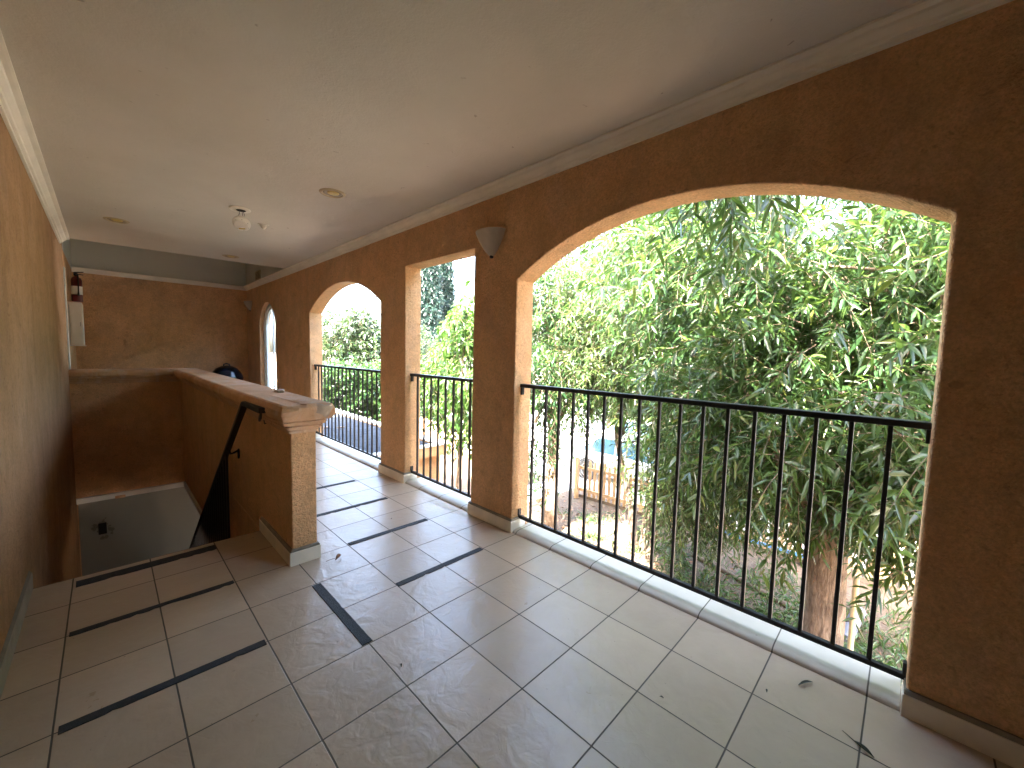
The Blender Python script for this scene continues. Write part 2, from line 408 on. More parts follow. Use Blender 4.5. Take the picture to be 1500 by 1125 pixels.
# left wall, with its crown and baseboard
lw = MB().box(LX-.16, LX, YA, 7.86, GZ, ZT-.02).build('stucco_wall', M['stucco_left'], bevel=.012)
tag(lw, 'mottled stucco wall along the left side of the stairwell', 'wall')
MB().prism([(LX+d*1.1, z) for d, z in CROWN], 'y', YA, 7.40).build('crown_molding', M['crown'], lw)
baseboard(lw, LX-.05, LX+.013, YA, STEP+.02, mat='base_grimy')
# back wall: stucco below, grey paint above the molding
bw = MB().box(-2.6, WX-.004, 10.1, 10.28, -.4, 2.60).build('stucco_wall', M['stucco'])
tag(bw, 'shaded stucco back wall at the far end of the gallery', 'wall')
MB().box(-2.6, WX-.004, 10.098, 10.28, 2.603, 3.9).build('painted_upper_wall', M['grey_paint'], bw)
MB().prism([(10.098-d*.9, z) for d, z in CROWN], 'x', -2.6, WX-.001).build('crown_molding', M['crown'], bw)
# raised well over the far end, grey-painted
up_ = MB()
up_.box(WX-.006, WX+.05, 7.45, 10.098, CZ+.006, 3.9)
up_.box(-2.6, WX+.05, 7.30, 7.448, CZ+.16, 3.9)
up_.box(-2.6, WX+.2, 7.302, 10.28, 3.901, 4.0)
up_.box(-2.75, -2.601, 7.302, 10.28, -.4, 4.0)
tag(up_.build('well_wall', M['grey_paint']), 'grey green painted upper wall of the raised well above the back wall', 'wall')
MB  # (unseen wall added behind the viewpoint so no light leaks in)
tag(MB().box(LX-.16, WX+.1, YA-.2, YA-.002, -.4, ZT).build('added_end_wall', M['stucco']), 'unseen stucco wall added to keep light out of the near end of the gallery', 'wall')
tag(MB().box(-2.6, LX-.161, 7.70, 7.85, -.4, 3.9).build('return_wall', M['stucco']), 'stucco return wall of the side passage at the far end', 'wall')
# ceiling slab (its far edge is the edge of the well)
cp = [(LX-.02, YA), (WX+.003, YA), (WX+.003, 7.22), (LX-.02, 7.40)]
tag(MB().prism(cp, 'z', CZ, CZ+.155).build('ceiling', M['ceiling']), 'off white plaster ceiling of the gallery', None, None, 'structure')
tag(MB().box(-2.8, WO+.12, YA-.3, 7.301, ZT, ZT+.10).build('roof', M['soffit_wood']), None, None, None, 'structure')
# floor
FP = [(LX-.02, YA), (WX, YA), (WX, 10.12), (-2.6, 10.12), (-2.6, 7.86), (.865, 7.86), (.865, STEP), (LX-.02, STEP)]
tag(MB().prism(FP, 'z', -.32, 0).build('floor', M['tile']), 'beige tiled gallery floor', None, None, 'structure')

# stair half wall: L-shaped, with a moulded cap
hw = thing('half_wall', 'orange stucco half wall with molded ledge around the stairwell', 'half wall', (.86, 2.7, 0))
LPOLY = [(.79,2.70), (.94,2.70), (.94,7.95), (LX-.01,7.95), (LX-.01,7.80), (.79,7.80)]
def offs(poly, d):
    n = len(poly); out = []
    for i in range(n):
        p0, p, p1 = (Vector(poly[(i+k) % n]) for k in (-1, 0, 1))
        e0 = (p-p0).normalized(); e1 = (p1-p).normalized()
        n0 = Vector((e0.y, -e0.x)); n1 = Vector((e1.y, -e1.x))
        b = (n0+n1); out.append(p + b*(d*2/(b.length_squared)))
    return [tuple(q) for q in out]
def part(o, parent):
    o.parent = parent; o.matrix_parent_inverse = Matrix.Translation(-Vector(parent.location)); return o
wb = MB()
wb.prism(LPOLY[:3] + [(.94,7.95),(LX-.01,7.95),(LX-.01,7.80),(.79,7.80)] if 0 else LPOLY, 'z', -.02, .93)
wb.prism([(.79,STEP+.002),(.862,STEP+.002),(.862,7.856),(LX-.01,7.856),(LX-.01,7.80),(.79,7.80)], 'z', -.70, -.021)
part(wb.build('body', M['stucco'], bevel=.008), hw)
CAPP = [(.842,.0005), (.844,.012), (.860,.014), (.861,.006), (.868,.006), (.869,.026), (.888,.032), (.889,.018), (.897,.018), (.898,.046),
        (.920,.056), (.921,.042), (.929,.042), (.930,.074), (.950,.086), (.975,.093), (1.0,.094), (1.014,.088), (1.024,.076), (1.030,.06)]
cb = MB(); rings = []
for z, d in CAPP:
    ring = []
    for i, p in enumerate(offs(LPOLY, d)):
        ring.append((p[0], p[1], z))
    rings.append(ring)
n6 = len(LPOLY)
cb.add([v for r_ in rings for v in r_],
       [(i*n6+j, i*n6+(j+1) % n6, (i+1)*n6+(j+1) % n6, (i+1)*n6+j) for i in range(len(rings)-1) for j in range(n6)] +
       [tuple(range(n6))[::-1], tuple(range((len(rings)-1)*n6, len(rings)*n6))])
def cap_build():
    me = bpy.data.meshes.new('cap'); me.from_pydata(cb.v, [], cb.f)
    bm = bmesh.new(); bm.from_mesh(me); bmesh.ops.recalc_face_normals(bm, faces=bm.faces)
    # round the two free corners, subdivide the near end and knock bits off it
    for v in bm.verts: pass
    vert_edges = [e for e in bm.edges if abs(e.verts[0].co.z-e.verts[1].co.z) > .0005 and e.verts[0].co.y < 2.8 and e.verts[1].co.y < 2.8]
    bmesh.ops.bevel(bm, geom=vert_edges, offset=.012, segments=2, affect='EDGES', profile=.5)
    bmesh.ops.triangulate(bm, faces=[f for f in bm.faces if len(f.verts) > 4])
    near = [e for e in bm.edges if min(e.verts[0].co.y, e.verts[1].co.y) < 2.8 and e.calc_length() > .03]
    bmesh.ops.subdivide_edges(bm, edges=near, cuts=5, use_grid_fill=True)
    rnd = random.Random(4)
    from mathutils import noise
    for v in bm.verts:
        if v.co.y < 3.3 and v.co.z > .93:
            k = noise.noise(v.co*14); 
            if v.co.y < 2.72 and v.co.x < .86 and k > -.25:       # broken corner
                v.co += Vector((.03, .03, -.012))*(.4+.7*(k+.25))
            v.co += Vector((noise.noise(v.co*30), noise.noise(v.co*30+Vector((9,0,0))), noise.noise(v.co*30+Vector((0,9,0)))))*.006
    bm.to_mesh(me); bm.free()
    return link('cap', me, M['cap'], None, 14)
cap = part(cap_build(), hw)
# pale lump on the near right corner: light on the cap's end, painted
pb = MB(); pn = []
pb.lathe([(.02,-.060),(.050,-.052),(.070,-.030),(.084,-.008),(.086,.016),(.076,.032),(.05,.041),(.01,.043)], (.958,2.678,.985), 22)
def rough_build(mb, name, mat, amp, fr, parent):
    from mathutils import noise
    mb.v = [tuple(Vector(v) + Vector((noise.noise(Vector(v)*fr), noise.noise(Vector(v)*fr+Vector((5,0,0))), noise.noise(Vector(v)*fr+Vector((0,7,0)))))*amp) for v in mb.v]
    return part(mb.build(name, mat, None, smooth=50), parent)
rough_build(pb, 'lit_cap_end', M['chip_lit_end'], .012, 22, hw)
b_ = MB().box(.769, .957, 2.682, STEP+.01, -.01, .086).build('baseboard', M['base'], bevel=.004); part(b_, hw)
MB().prism([(.771,.086),(.955,.086),(.945,.104),(.781,.104)], 'y', 2.685, STEP+.008).build('baseboard_edge', M['base_cap'], b_, bevel=.003).matrix_parent_inverse = Matrix.Translation((0,0,0))
b2 = MB().box(.93, .957, STEP+.012, 7.97, -.01, .086).build('baseboard', M['base'], bevel=.004); part(b2, hw)
# white trim at the foot of the stucco above the lower flight
tr = MB(); tr.box(LX-.005, .786, 7.775, 7.86, -.775, -.701); tr.box(.772, .86, STEP+.05, 7.774, -.775, -.701)
part(tr.build('lower_trim', M['white'], bevel=.006), hw)
part(MB().box(.02, .13, 7.768, 7.80, -.784, -.74).build('chipped_spot', M['cap'], bevel=.012), hw)

# lower wall beyond the stair foot with a square hole in it
lo = MB().box(-1.2, 2.1, 8.40, 8.55, GZ, -.321).build('lower_wall', M['lower']); tag(lo, 'dim grey plaster wall with a square hole below the stairwell', 'wall')
MB().box(-.168, -.080, 8.392, 8.42, -1.458, -1.285).build('wall_hole', M['dark'], lo, bevel=.004)
gr = MB(); rg = random.Random(2)
for k in range(26):
    a = rg.uniform(0, 6.28); d = rg.uniform(.055, .12); x, z = -.122+d*math.cos(a), -1.37+d*1.3*math.sin(a); r_ = rg.uniform(.010, .030)
    poly = [(x+r_*rg.uniform(.5, 1.2)*math.cos(t), z+r_*rg.uniform(.5, 1.4)*math.sin(t)) for t in [i*.785 for i in range(8)]]
    gr.prism(poly, 'y', 8.396-.00012*k, 8.41)
gr.build('grime_patch', M['grime'], lo)
MB().box(LX-.16, LX-.012, 7.862, 8.42, GZ, -.323).build('lower_return', M['stucco'], lw)

# stairs down
sp = [(STEP+.002, -.325)]; y, z = STEP+.002, -.19
st = MB(); prof = []
yy, zz = STEP+.002, -.003
prof.append((yy, zz))
for k in range(14):
    zz -= .1925; prof.append((yy, zz)); yy += .268; prof.append((yy, zz))
prof.append((yy, zz-.25)); prof.append((STEP+.4, -.32-.19)); prof.append((STEP+.002, -.32))
st.prism(prof, 'x', LX+.001, .785)
tag(st.build('stairs', M['tile'], bevel=.004), 'tiled flight of stairs going down beside the half wall', 'stairs')

# handrail guard on the half wall, running down the stairs
hr = thing('stair_handrail', 'black iron stair handrail with close bars bracketed to the half wall', 'handrail', (.70, 2.94, .97))
SL = -.72
def rz(y): return .965 + SL*(y-3.43)
def flat_bar(mb, pts, w, h):
    vs = []; n = len(pts)
    for i, p in enumerate(pts):
        x, y, z = p
        vs += [(x-w/2,y,z-h/2),(x+w/2,y,z-h/2),(x+w/2,y,z+h/2),(x-w/2,y,z+h/2)]
    fs = [(3,2,1,0), tuple(range(4*(n-1), 4*n))] + [(i*4+j, i*4+(j+1) % 4, (i+1)*4+(j+1) % 4, (i+1)*4+j) for i in range(n-1) for j in range(4)]
    return mb.add(vs, fs)
rb = MB(); flat_bar(rb, [(.70,2.94,.968),(.70,3.40,.968),(.70,3.43,.962),(.70,7.35,rz(7.35))], .046, .034)
part(rb.build('top_rail', M['iron'], bevel=.005), hr)
rb = MB(); flat_bar(rb, [(.70,4.10,rz(4.10)-.86),(.70,7.33,rz(7.33)-.86)], .03, .03)
part(rb.build('bottom_rail', M['iron'], bevel=.004), hr)
for k in range(30):
    y = 4.115 + k*.109
    b = MB().box(.691, .709, y-.009, y+.009, rz(y)-.86, rz(y)-.012)
    part(b.build('baluster', M['iron']), hr)
for (y0, z0, y1, z1) in ((2.99,.955,3.235,.875), (4.02,.55,4.09,.452)):
    k = part(MB().tube([(.70,y0,z0-.01),(.705,y0+.03,z0-.045),(.72,(y0+y1)/2,(z0+z1)/2-.035),(.745,y1-.03,z1+.02),(.775,y1-.005,z1+.03),(.782,y1,z1)], [.008,.008,.008,.009,.009,.008], 8).build('bracket', M['iron'], smooth=60), hr)
    MB().lathe([(.0,0),(.018,0),(.018,.008),(.0,.010)], (0,0,0), 16, (1,0,0), False)
    pl = MB(); pl.prism([(y1+.021*math.cos(a*math.pi/8), z1+.045*math.sin(a*math.pi/8)) for a in range(16)], 'x', .776, .789)
    pl.build('wall_plate', M['iron'], k, bevel=.003)

# ------------------------------------------------------------------ railings in the arches
RX = 2.236
def railing(y0, y1, label, first, pitch, n):
    t = thing('iron_railing', label, 'railing', (RX, (y0+y1)/2, .1), 'iron railings set into the arches')
    L = Vector((RX, (y0+y1)/2, .1))
    part(MB().box(RX-.024, RX+.024, y0+.001, y1-.001, 1.118, 1.146).build('top_rail', M['iron'], bevel=.004), t)
    part(MB().box(RX-.012, RX+.012, y0+.001, y1-.001, .092, .116).build('bottom_rail', M['iron'], bevel=.003), t)
    for k in range(n):
        y = first - k*pitch
        if y < y0+.03: break
        part(MB().box(RX-.0085, RX+.0085, y-.0085, y+.0085, .115, 1.119).build('baluster', M['iron'], bevel=.002), t)
    for y, s in ((y0, 1), (y1, -1)):
        for z0, z1 in ((1.062, 1.117), (.117, .165)):
            a, b = sorted((y+s*.001, y+s*.013))
            part(MB().box(RX-.015, RX+.015, a, b, z0, z1).build('bracket', M['iron'], bevel=.002), t)
    return t
railing(-.075, 2.10, 'wide black iron railing across the large near arch', 1.978, .1212, 17)
railing(2.597, 3.675, 'short black iron railing in the flat-topped middle opening', 3.562, .1205, 8)
railing(4.20, 6.40, 'black iron railing in the far arch above the shingle roof', 6.285, .1225, 17)

# ------------------------------------------------------------------ arched window at the far end
wn = thing('arched_window', 'narrow white framed arched window at the far end of the arcade wall', 'window', (2.27, 8.64, .35))
def arch_ring(y0, y1, zb, spring, apex, d):
    o = [(y0, zb)] + arch(y0, y1, spring, apex, 16) + [(y1, zb)]
    i = [(y0+d, zb+d)] + arch(y0+d, y1-d, spring, apex-d, 16) + [(y1-d, zb+d)]
    return o, i
def frame_mb(o, i, x0, x1):
    mb = MB(); n = len(o)
    vs = [(x0,*p) for p in o] + [(x0,*p) for p in i] + [(x1,*p) for p in o] + [(x1,*p) for p in i]
    fs = []
    for k in range(n):
        l = (k+1) % n
        fs += [(k, l, n+l, n+k), (2*n+k, 3*n+k, 3*n+l, 2*n+l), (k, 2*n+k, 2*n+l, l), (n+k, n+l, 3*n+l, 3*n+k)]
    return mb.add(vs, fs)
o_, i_ = arch_ring(8.121, 9.159, .351, 1.83, 2.224, .06)
part(frame_mb(o_, i_, 2.225, 2.30).build('frame', M['white']), wn)
o2, i2 = arch_ring(8.183, 9.097, .413, 1.83, 2.162, .045)
part(frame_mb(o2, i2, 2.245, 2.285).build('sash', M['white']), wn)
part(MB().box(2.25, 2.28, 8.625, 8.655, .46, 2.115).build('mullion', M['white']), wn)
part(MB().prism([(8.229,.459)] + arch(8.229, 9.051, 1.83, 2.116, 16) + [(9.051,.459)], 'x', 2.262, 2.267).build('pane', M['glass']), wn)

# ------------------------------------------------------------------ ceiling fixtures
def downlight(x, y, label):
    t = thing('recessed_light', label, 'ceiling light', (x, y, CZ), 'recessed ceiling lights')
    ring = MB(); ring.lathe([(.072,-.001),(.080,-.010),(.092,-.009),(.101,-.001)], (0,0,0), 32, None, False).lathe([(.072,-.001),(.101,-.001)], (0,0,0), 32, None, False)
    ring.build('trim_ring', M['yellowed'], t, smooth=40)
    cn = MB(); cn.lathe([(.072,-.0015),(.066,-.004),(.058,-.0035),(.05,-.002)], (0,0,0), 32, None, True); cn.build('can', M['can'], t, smooth=40)
    MB().lathe([(.0,-.004),(.034,-.010),(.044,-.006),(.046,-.002)], (.004,-.006,0), 24, None, False).build('lamp', M['amber'], t, smooth=40)
    return t
downlight(1.355, 3.455, 'recessed ceiling light with yellowed ring nearest the arcade wall')
downlight(.13, 5.91, 'recessed ceiling light near the left wall crown')
downlight(1.29, 6.90, 'small recessed ceiling light near the far edge of the ceiling')
sd = thing('smoke_detector', 'white smoke detector dangling by its wires from the ceiling', 'smoke detector', (.925, 4.507, CZ))
MB().lathe([(.0,-.001),(.045,-.004),(.05,-.013),(.082,-.012),(.086,-.001)], (0,0,0), 28, None, False).build('mounting_base', M['plastic'], sd, smooth=40)
MB().lathe([(.0,-.0145),(.036,-.0145),(.04,-.012)], (.008,0,0), 20, None, False).build('wiring_hole', M['dark'], sd)
tilt = Vector((-.25, -.62, -.75)).normalized()
c0 = Vector((.012, .01, -.126)); SD = .86
det = MB(); det.lathe([(a_*SD, b_) for a_, b_ in ((.055,-.030),(.078,-.024),(.083,-.006),(.083,.010),(.074,.020),(.066,.022),(.062,.030),(.03,.034),(.0,.034))], c0, 32, tilt, False)
det.lathe([(.0,-.030),(.055*SD,-.030)], c0, 32, tilt, False)
d_ = det.build('detector_body', M['plastic'], sd, smooth=35)
u_ = tilt.cross(Vector((0,0,1))).normalized(); w_ = u_.cross(tilt)
for k in range(7):
    a = k*.9; q = c0 + tilt*.0225 + (u_*math.cos(a)+w_*math.sin(a))*.058
    MB().tube([q-u_*.004, q+u_*.004], 0.0016, 6).build('vent_slot', M['dark'], d_)
q = c0 + tilt*.034
MB().tube([q+w_*-.03+u_*-.028, q+w_*-.034+u_*.022], .006, 8).build('label_strip', M['amber'], d_)
for k, dx in enumerate((-.010, .006, .014)):
    MB().tube([(.008+dx,0,-.012),(.012+dx*1.6,.004,-.04),(.004+dx*1.9,.008,-.07),(.012+dx,.012,-.105)], .0022, 6).build('wire', M['wire'], sd)
sk = thing('sprinkler_head', 'small white cone shaped sprinkler cover beside the smoke detector', 'sprinkler', (1.20, 4.86, CZ))
MB().lathe([(.052,-.001),(.050,-.006),(.03,-.010),(.028,-.001)], (0,0,0), 24, None, False).build('escutcheon', M['plastic'], sk, smooth=40)
MB().lathe([(.032,-.009),(.03,-.022),(.016,-.045),(.006,-.052),(.0,-.052)], (0,0,0), 20, None, True).build('cone', M['plastic'], sk, smooth=50)
vt = thing('vent_plate', 'small tan vent plate high on the grey wall above the molding', 'vent', (WX-.006, 9.13, 2.78))
MB().box(-.016, 0, -.17, .17, -.085, .085).build('plate', M['yellowed'], vt, bevel=.004)
for k in range(5): MB().box(-.020, -.0165, -.12, .12, -.058+k*.026, -.048+k*.026).build('slot', M['can'], vt)

# wall sconces: half cones of fired clay
def sconce(y, z, label, s=1.0):
    t = thing('wall_sconce', label, 'wall sconce', (WX, y, z), 'half cone sconces on the arcade wall')
    prof = [(.014,0),(.030,.010),(.062,.042),(.094,.084),(.121,.128),(.140,.170),(.147,.186),(.137,.186),(.112,.135),(.07,.08)]
    n = 20; vs = []; 
    for r_, h in prof:
        for j in range(n+1):
            a = math.pi*j/n; vs.append((-r_*math.sin(a)*.82*s - .002, -r_*math.cos(a)*s, h*s))
    fs = [(i*(n+1)+j, i*(n+1)+j+1, (i+1)*(n+1)+j+1, (i+1)*(n+1)+j) for i in range(len(prof)-1) for j in range(n)]
    MB().add(vs, fs).build('shade', M['clay'], t, smooth=40)
    MB().lathe([(.0,-.014),(.012,-.012),(.016,-.002),(.012,.010)], (-.008,0,0), 12, None, True).build('tip', M['black'], t, smooth=40)
sconce(2.378, 2.125, 'tan half cone wall sconce between the near arch and the middle opening')
sconce(9.80, 2.14, 'dark half cone wall sconce in the far corner beyond the arched window')

# ------------------------------------------------------------------ extinguisher, cabinet and casing by the passage
dc = MB().box(LX-.155, LX+.012, 7.864, 7.99, .0, 2.36).build('door_casing', M['white'], bevel=.004); tag(dc, 'narrow white door casing at the end of the left wall', 'door frame')
ww = MB().box(LX-.158, LX-.004, 8.0, 10.094, .001, 2.60).build('passage_wall', M['stucco']); tag(ww, 'short stucco wall that carries the white cabinet and extinguisher', 'wall')
MB().box(LX-.158, LX-.003, 8.0, 10.094, 2.604, 3.9).build('painted_upper_wall', M['grey_paint'], ww)
cbx = thing('wall_cabinet', 'white metal cabinet box under the fire extinguisher', 'cabinet', (LX-.004, 8.7, 1.35))
MB().box(0, .138, -.24, .24, 0, .61).build('body', M['white'], cbx, bevel=.006)
MB().box(-.001, .150, -.25, .25, -.012, -.001).build('bottom_lip', M['white'], cbx, bevel=.003)
dd = MB().box(.01, .128, -.247, -.241, .02, .59).build('door', M['white'], cbx, bevel=.002)
MB().box(.11, .118, -.252, -.2475, .27, .33).build('latch', M['steel'], dd)
fe = thing('fire_extinguisher', 'red fire extinguisher with white label above the white cabinet', 'fire extinguisher', (LX+.085, 8.72, 1.985))
MB().lathe([(.0,0),(.052,.0),(.058,.008),(.058,.30),(.05,.335),(.024,.36),(.018,.375)], (0,0,0), 24, None, True).build('cylinder', M['red'], fe, smooth=40)
MB().lathe([(.0585,.10),(.0587,.101),(.0587,.219),(.0585,.22)], (0,0,0), 24, None, False).build('label_band', M['white'], fe, smooth=40)
MB().lathe([(.02,.372),(.026,.38),(.026,.40),(.016,.41)], (0,0,0), 16, None, True).build('valve', M['black'], fe, smooth=40)
hd = MB(); hd.prism([(-.03,.405),(.075,.43),(.08,.44),(-.02,.425)], 'y', -.011, .011); hd.prism([(-.02,.392),(.07,.388),(.07,.398),(-.02,.403)], 'y', -.010, .010)
hd.build('handle', M['black'], fe, bevel=.002)
MB().tube([(.0,-.02,.39),(.02,-.075,.38),(.02,-.085,.30),(.018,-.075,.15),(.016,-.072,.08)], [.008,.008,.008,.008,.012], 8).build('hose', M['black'], fe, smooth=60)

# kettle grill behind the half wall: only its lid shows
kg = thing('kettle_grill', 'black kettle grill whose domed lid shows above the half wall', 'grill', (1.68, 9.62, 0))
MB().lathe([(.0,.47),(.10,.48),(.20,.545),(.262,.66),(.27,.745),(.265,.75),(.255,.74)], (0,0,0), 36, None, False).build('bowl', M['enamel'], kg, smooth=50)
lid = MB().lathe([(.275,.752),(.280,.765),(.268,.80),(.235,.885),(.175,.955),(.09,1.0),(.0,1.012)], (0,0,0), 36, None, False).build('lid', M['enamel'], kg, smooth=50)
MB().tube([(-.05,0,1.0),(-.045,0,1.035),(0,0,1.05),(.045,0,1.035),(.05,0,1.0)], .013, 10).build('handle', M['black'], lid, smooth=60)
for a in (.5, 2.6, 4.7):
    MB().tube([(.2*math.cos(a),.2*math.sin(a),.56),(.30*math.cos(a),.30*math.sin(a),.02 if a > 1 else .075)], .012, 8).build('leg', M['steel'], kg)
for s in (-1, 1):
    x, y = .30*math.cos(.5), .30*math.sin(.5)
    MB().lathe([(.0,-.016),(.07,-.016),(.075,-.01),(.075,.01),(.07,.016),(.0,.016)], (x+s*.04*-.48, y+s*.04*.88, .076), 20, (-.48,.88,0), False).build('wheel', M['black'], kg, smooth=40)

# ------------------------------------------------------------------ anti-slip strips, litter, the chip on the ledge
rt_ = random.Random(11)
def strip(x0, y0, x1, y1, w, label, torn=0, seed=1):
    """a strip of tape from (x0,y0) to (x1,y1), width w, with frayed long edges"""
    rr = random.Random(seed); n = 28
    d = Vector((x1-x0, y1-y0)); nrm = Vector((-d.y, d.x)).normalized()
    a, b = [], []
    for i in range(n+1):
        t = i/n; p = Vector((x0, y0)) + d*t
        e1 = w/2 - rr.random()*.0014; e2 = w/2 - rr.random()*.0014
        if torn and rr.random() < torn: e2 -= rr.uniform(.002, .011)
        if torn > .2 and .46 < t < .66: e2 -= .010*math.sin((t-.46)/.2*math.pi)
        a.append(p + nrm*e1); b.append(p - nrm*e2)
    top = [(p.x, p.y, .0032) for p in a+b[::-1]]; bot = [(p.x, p.y, .0004) for p in a+b[::-1]]
    mb = MB(); m = n+1; vs = []
    for i in range(m): vs += [(a[i].x,a[i].y,.0035),(b[i].x,b[i].y,.0035),(a[i].x,a[i].y,.0005),(b[i].x,b[i].y,.0005)]
    fs = []
    for i in range(n):
        k = i*4; fs += [(k,k+1,k+5,k+4),(k+2,k+6,k+7,k+3),(k,k+4,k+6,k+2),(k+1,k+3,k+7,k+5)]
    fs += [(0,2,3,1),(n*4,n*4+1,n*4+3,n*4+2)]
    mb.add(vs, fs)
    return tag(mb.build('grip_strip', M['tape']), label, 'grip strip', 'black grip strips stuck on the floor tiles')
strip(-.166, 2.053, .478, 2.050, .043, 'black grip strip nearest the left wall and the viewer', .06, 1)
strip(-.168, 2.726, .481, 2.724, .042, 'torn narrow black grip strip in the middle of the three before the stairs', .25, 2)
strip(-.166, 3.290, .484, 3.300, .082, 'wide black grip strip along the top edge of the stairs', .12, 3)
strip(.817, 1.719, .817, 2.372, .049, 'lone black grip strip running lengthwise along the gallery', .05, 4)
strip(1.158, 2.051, 1.812, 2.053, .043, 'black grip strip in front of the near pillar, closest of the crosswise four', .08, 5)
strip(1.163, 2.731, 1.806, 2.732, .046, 'second crosswise black grip strip, just past the half wall end', .06, 6)
strip(1.160, 3.391, 1.803, 3.392, .046, 'third crosswise black grip strip, partly behind the half wall end', .06, 7)
strip(1.160, 4.076, 1.803, 4.078, .046, 'farthest crosswise black grip strip beside the half wall', .06, 8)

def leaf_mesh(l, w, curl, n=7, th=.0008):
    vs = []; fs = []
    for i in range(n+1):
        t = i/n; hw_ = w/2*math.sin(math.pi*min(.97, max(.03, t)))**.8; z = curl*(4*t*(1-t)) + curl*.8*t*t
        for s in (-1, 0, 1): vs.append((l*(t-.5), s*hw_, z + abs(s)*hw_*.5))
    for i in range(n):
        for s in range(2): k = i*3+s; fs.append((k, k+1, k+4, k+3))
    m = len(vs); vs += [(x, y, z-th) for x, y, z in vs]; fs += [tuple(i+m for i in f[::-1]) for f in fs]
    return MB().add(vs, fs)
def litter(name, loc, rz_, l, w, curl, mat, label, cat):
    o = leaf_mesh(l, w, curl).build(name, mat); o.location = loc; o.rotation_euler = (0, 0, rz_)
    return tag(o, label, cat)
dl = thing('dry_leaf', 'curled brown dry leaf on the tiles beside the half wall end', 'leaf', (1.03, 2.59, .003))
l_ = leaf_mesh(.055, .026, .014).build('blade', M['dryleaf'], dl); l_.rotation_euler = (.3, 0, .6)
MB().tube([(-.02,.0,.006),(-.045,.006,.004),(-.075,.004,.002)], .0012, 6).build('stem', M['dryleaf'], dl)
litter('withered_leaf', (2.04, .222, .003), 2.65, .085, .012, .008, M['darkleaf'], 'thin dark withered leaf on the tile by the near sill', 'leaf')
tw = thing('twig', 'dark twig with a shrivelled leaf lying at the lower right of the floor', 'twig', (1.845, .04, .003))
MB().tube([(.03,.045,.003),(.012,.018,.004),(-.004,-.012,.003),(-.02,-.045,.003)], [.0012,.0018,.002,.0012], 6).build('stem', M['darkleaf'], tw)
q = leaf_mesh(.06, .013, .006).build('blade', M['darkleaf'], tw); q.location = (-.008,-.018,.002); q.rotation_euler = (0,0,1.1)
for (x, y, a, lb) in ((1.60, 2.93, .5, 'tiny dark crumb on the tile beyond the half wall end'), (.86, 1.49, 1.2, 'tiny dark fleck near a grout crossing at lower centre'), (1.53, .62, 2.0, 'tiny dark fleck near the bottom edge on the right'), (1.88, .33, .3, 'small dark flake on the tile near the twig')):
    litter('floor_fleck', (x, y, .002), a, .017, .007, .003, M['darkleaf'], lb, 'fleck')
ch = MB(); ch.prism([(-.075,-.03),(.05,-.038),(.082,-.012),(.06,.03),(-.04,.036),(-.08,.012)], 'z', 0, .016)
co = ch.build('plaster_chip', M['chip_lit_end'], bevel=.004); co.location = (.955, 3.52, 1.031); co.rotation_euler = (0,0,1.35)
tag(co, 'flat cream chip of plaster lying on top of the half wall', 'chip')

# ------------------------------------------------------------------ outside: ground, lot, path
def sheet(name, x0, x1, y0, y1, z, mat, n=1, wob=0):
    return tag(MB().add([(x0,y0,z),(x1,y0,z),(x1,y1,z),(x0,y1,z)], [(0,1,2,3)]).build(name, mat), None, None, None, 'structure')
sheet('ground', -400, 400, -400, 400, GZ, M['soil'])
sheet('parking_lot', 10.25, 90, -60, 120, GZ+.004, M['asphalt'])
sheet('garden_path', 2.4, 10.24, 7.1, 8.2, GZ+.006, M['concrete'])
eb = MB().prism([(2.5,-.0),(8.9,0),(8.9,.035),(2.5,.035)], 'z', GZ-.02, GZ+.09).build('edging_board', M['picket'])
eb.location = (0, 7.06, 0); tag(eb, 'tan edging board between the soil and the concrete path', 'edging board')
eb = MB(); eb.tube([(8.35,2.9,GZ+.03),(8.15,2.2,GZ+.035),(7.85,1.4,GZ+.04),(7.7,.9,GZ+.03)], .05, 8)
tag(eb.build('edging_log', M['board'], smooth=50), 'dark weathered edging log lying on the soil behind the weeds', 'log')

def fence(x0, y0, x1, y1, label, h=1.13, step=.152, seed=0):
    rr = random.Random(seed); L = math.hypot(x1-x0, y1-y0); a = math.atan2(y1-y0, x1-x0)
    t = thing('picket_fence', label, 'fence', (x0, y0, GZ), 'wooden picket fence sections'); t.rotation_euler = (0, 0, a)
    for z in (.22, .86): MB().box(0, L, .012, .05, z, z+.085).build('rail', M['picket'], t, bevel=.004)
    MB().box(0, L, -.012, .012, .015, .10).build('base_board', M['board'], t)
    n = int(L/step)
    for k in range(n):
        x = step*(k+.4); hh = h + rr.uniform(-.02, .02); w = .042
        p = MB().prism([(x-w,.06),(x+w,.06),(x+w,hh-.06),(x,hh),(x-w,hh-.06)], 'y', -.012, .010).build('picket', M['picket'], t)
        p.rotation_euler = (0, rr.uniform(-.006, .006), 0)
    k = 0
    while k <= L+.01:
        MB().box(k-.05, k+.05, .052, .152, -.1, h+.06).build('post', M['picket'], t, bevel=.006); k += L/max(1, round(L/2.4))
    return t
fence(9.90, -4.2, 9.46, 6.55, 'long picket fence behind the trees seen through the large near arch', seed=1)
fence(9.30, 8.35, 9.85, 15.2, 'short picket fence beyond the path seen through the middle opening', seed=2)
gw = thing('garden_wall', 'low white capped garden wall behind the railing of the middle opening', 'wall', (7.4, 11.9, GZ))
MB().box(-.7, 1.15, -.12, .12, 0, .72).build('body', M['picket'], gw); MB().box(-.76, 1.2, -.18, .18, .722, .80).build('cap', M['white'], gw, bevel=.01)

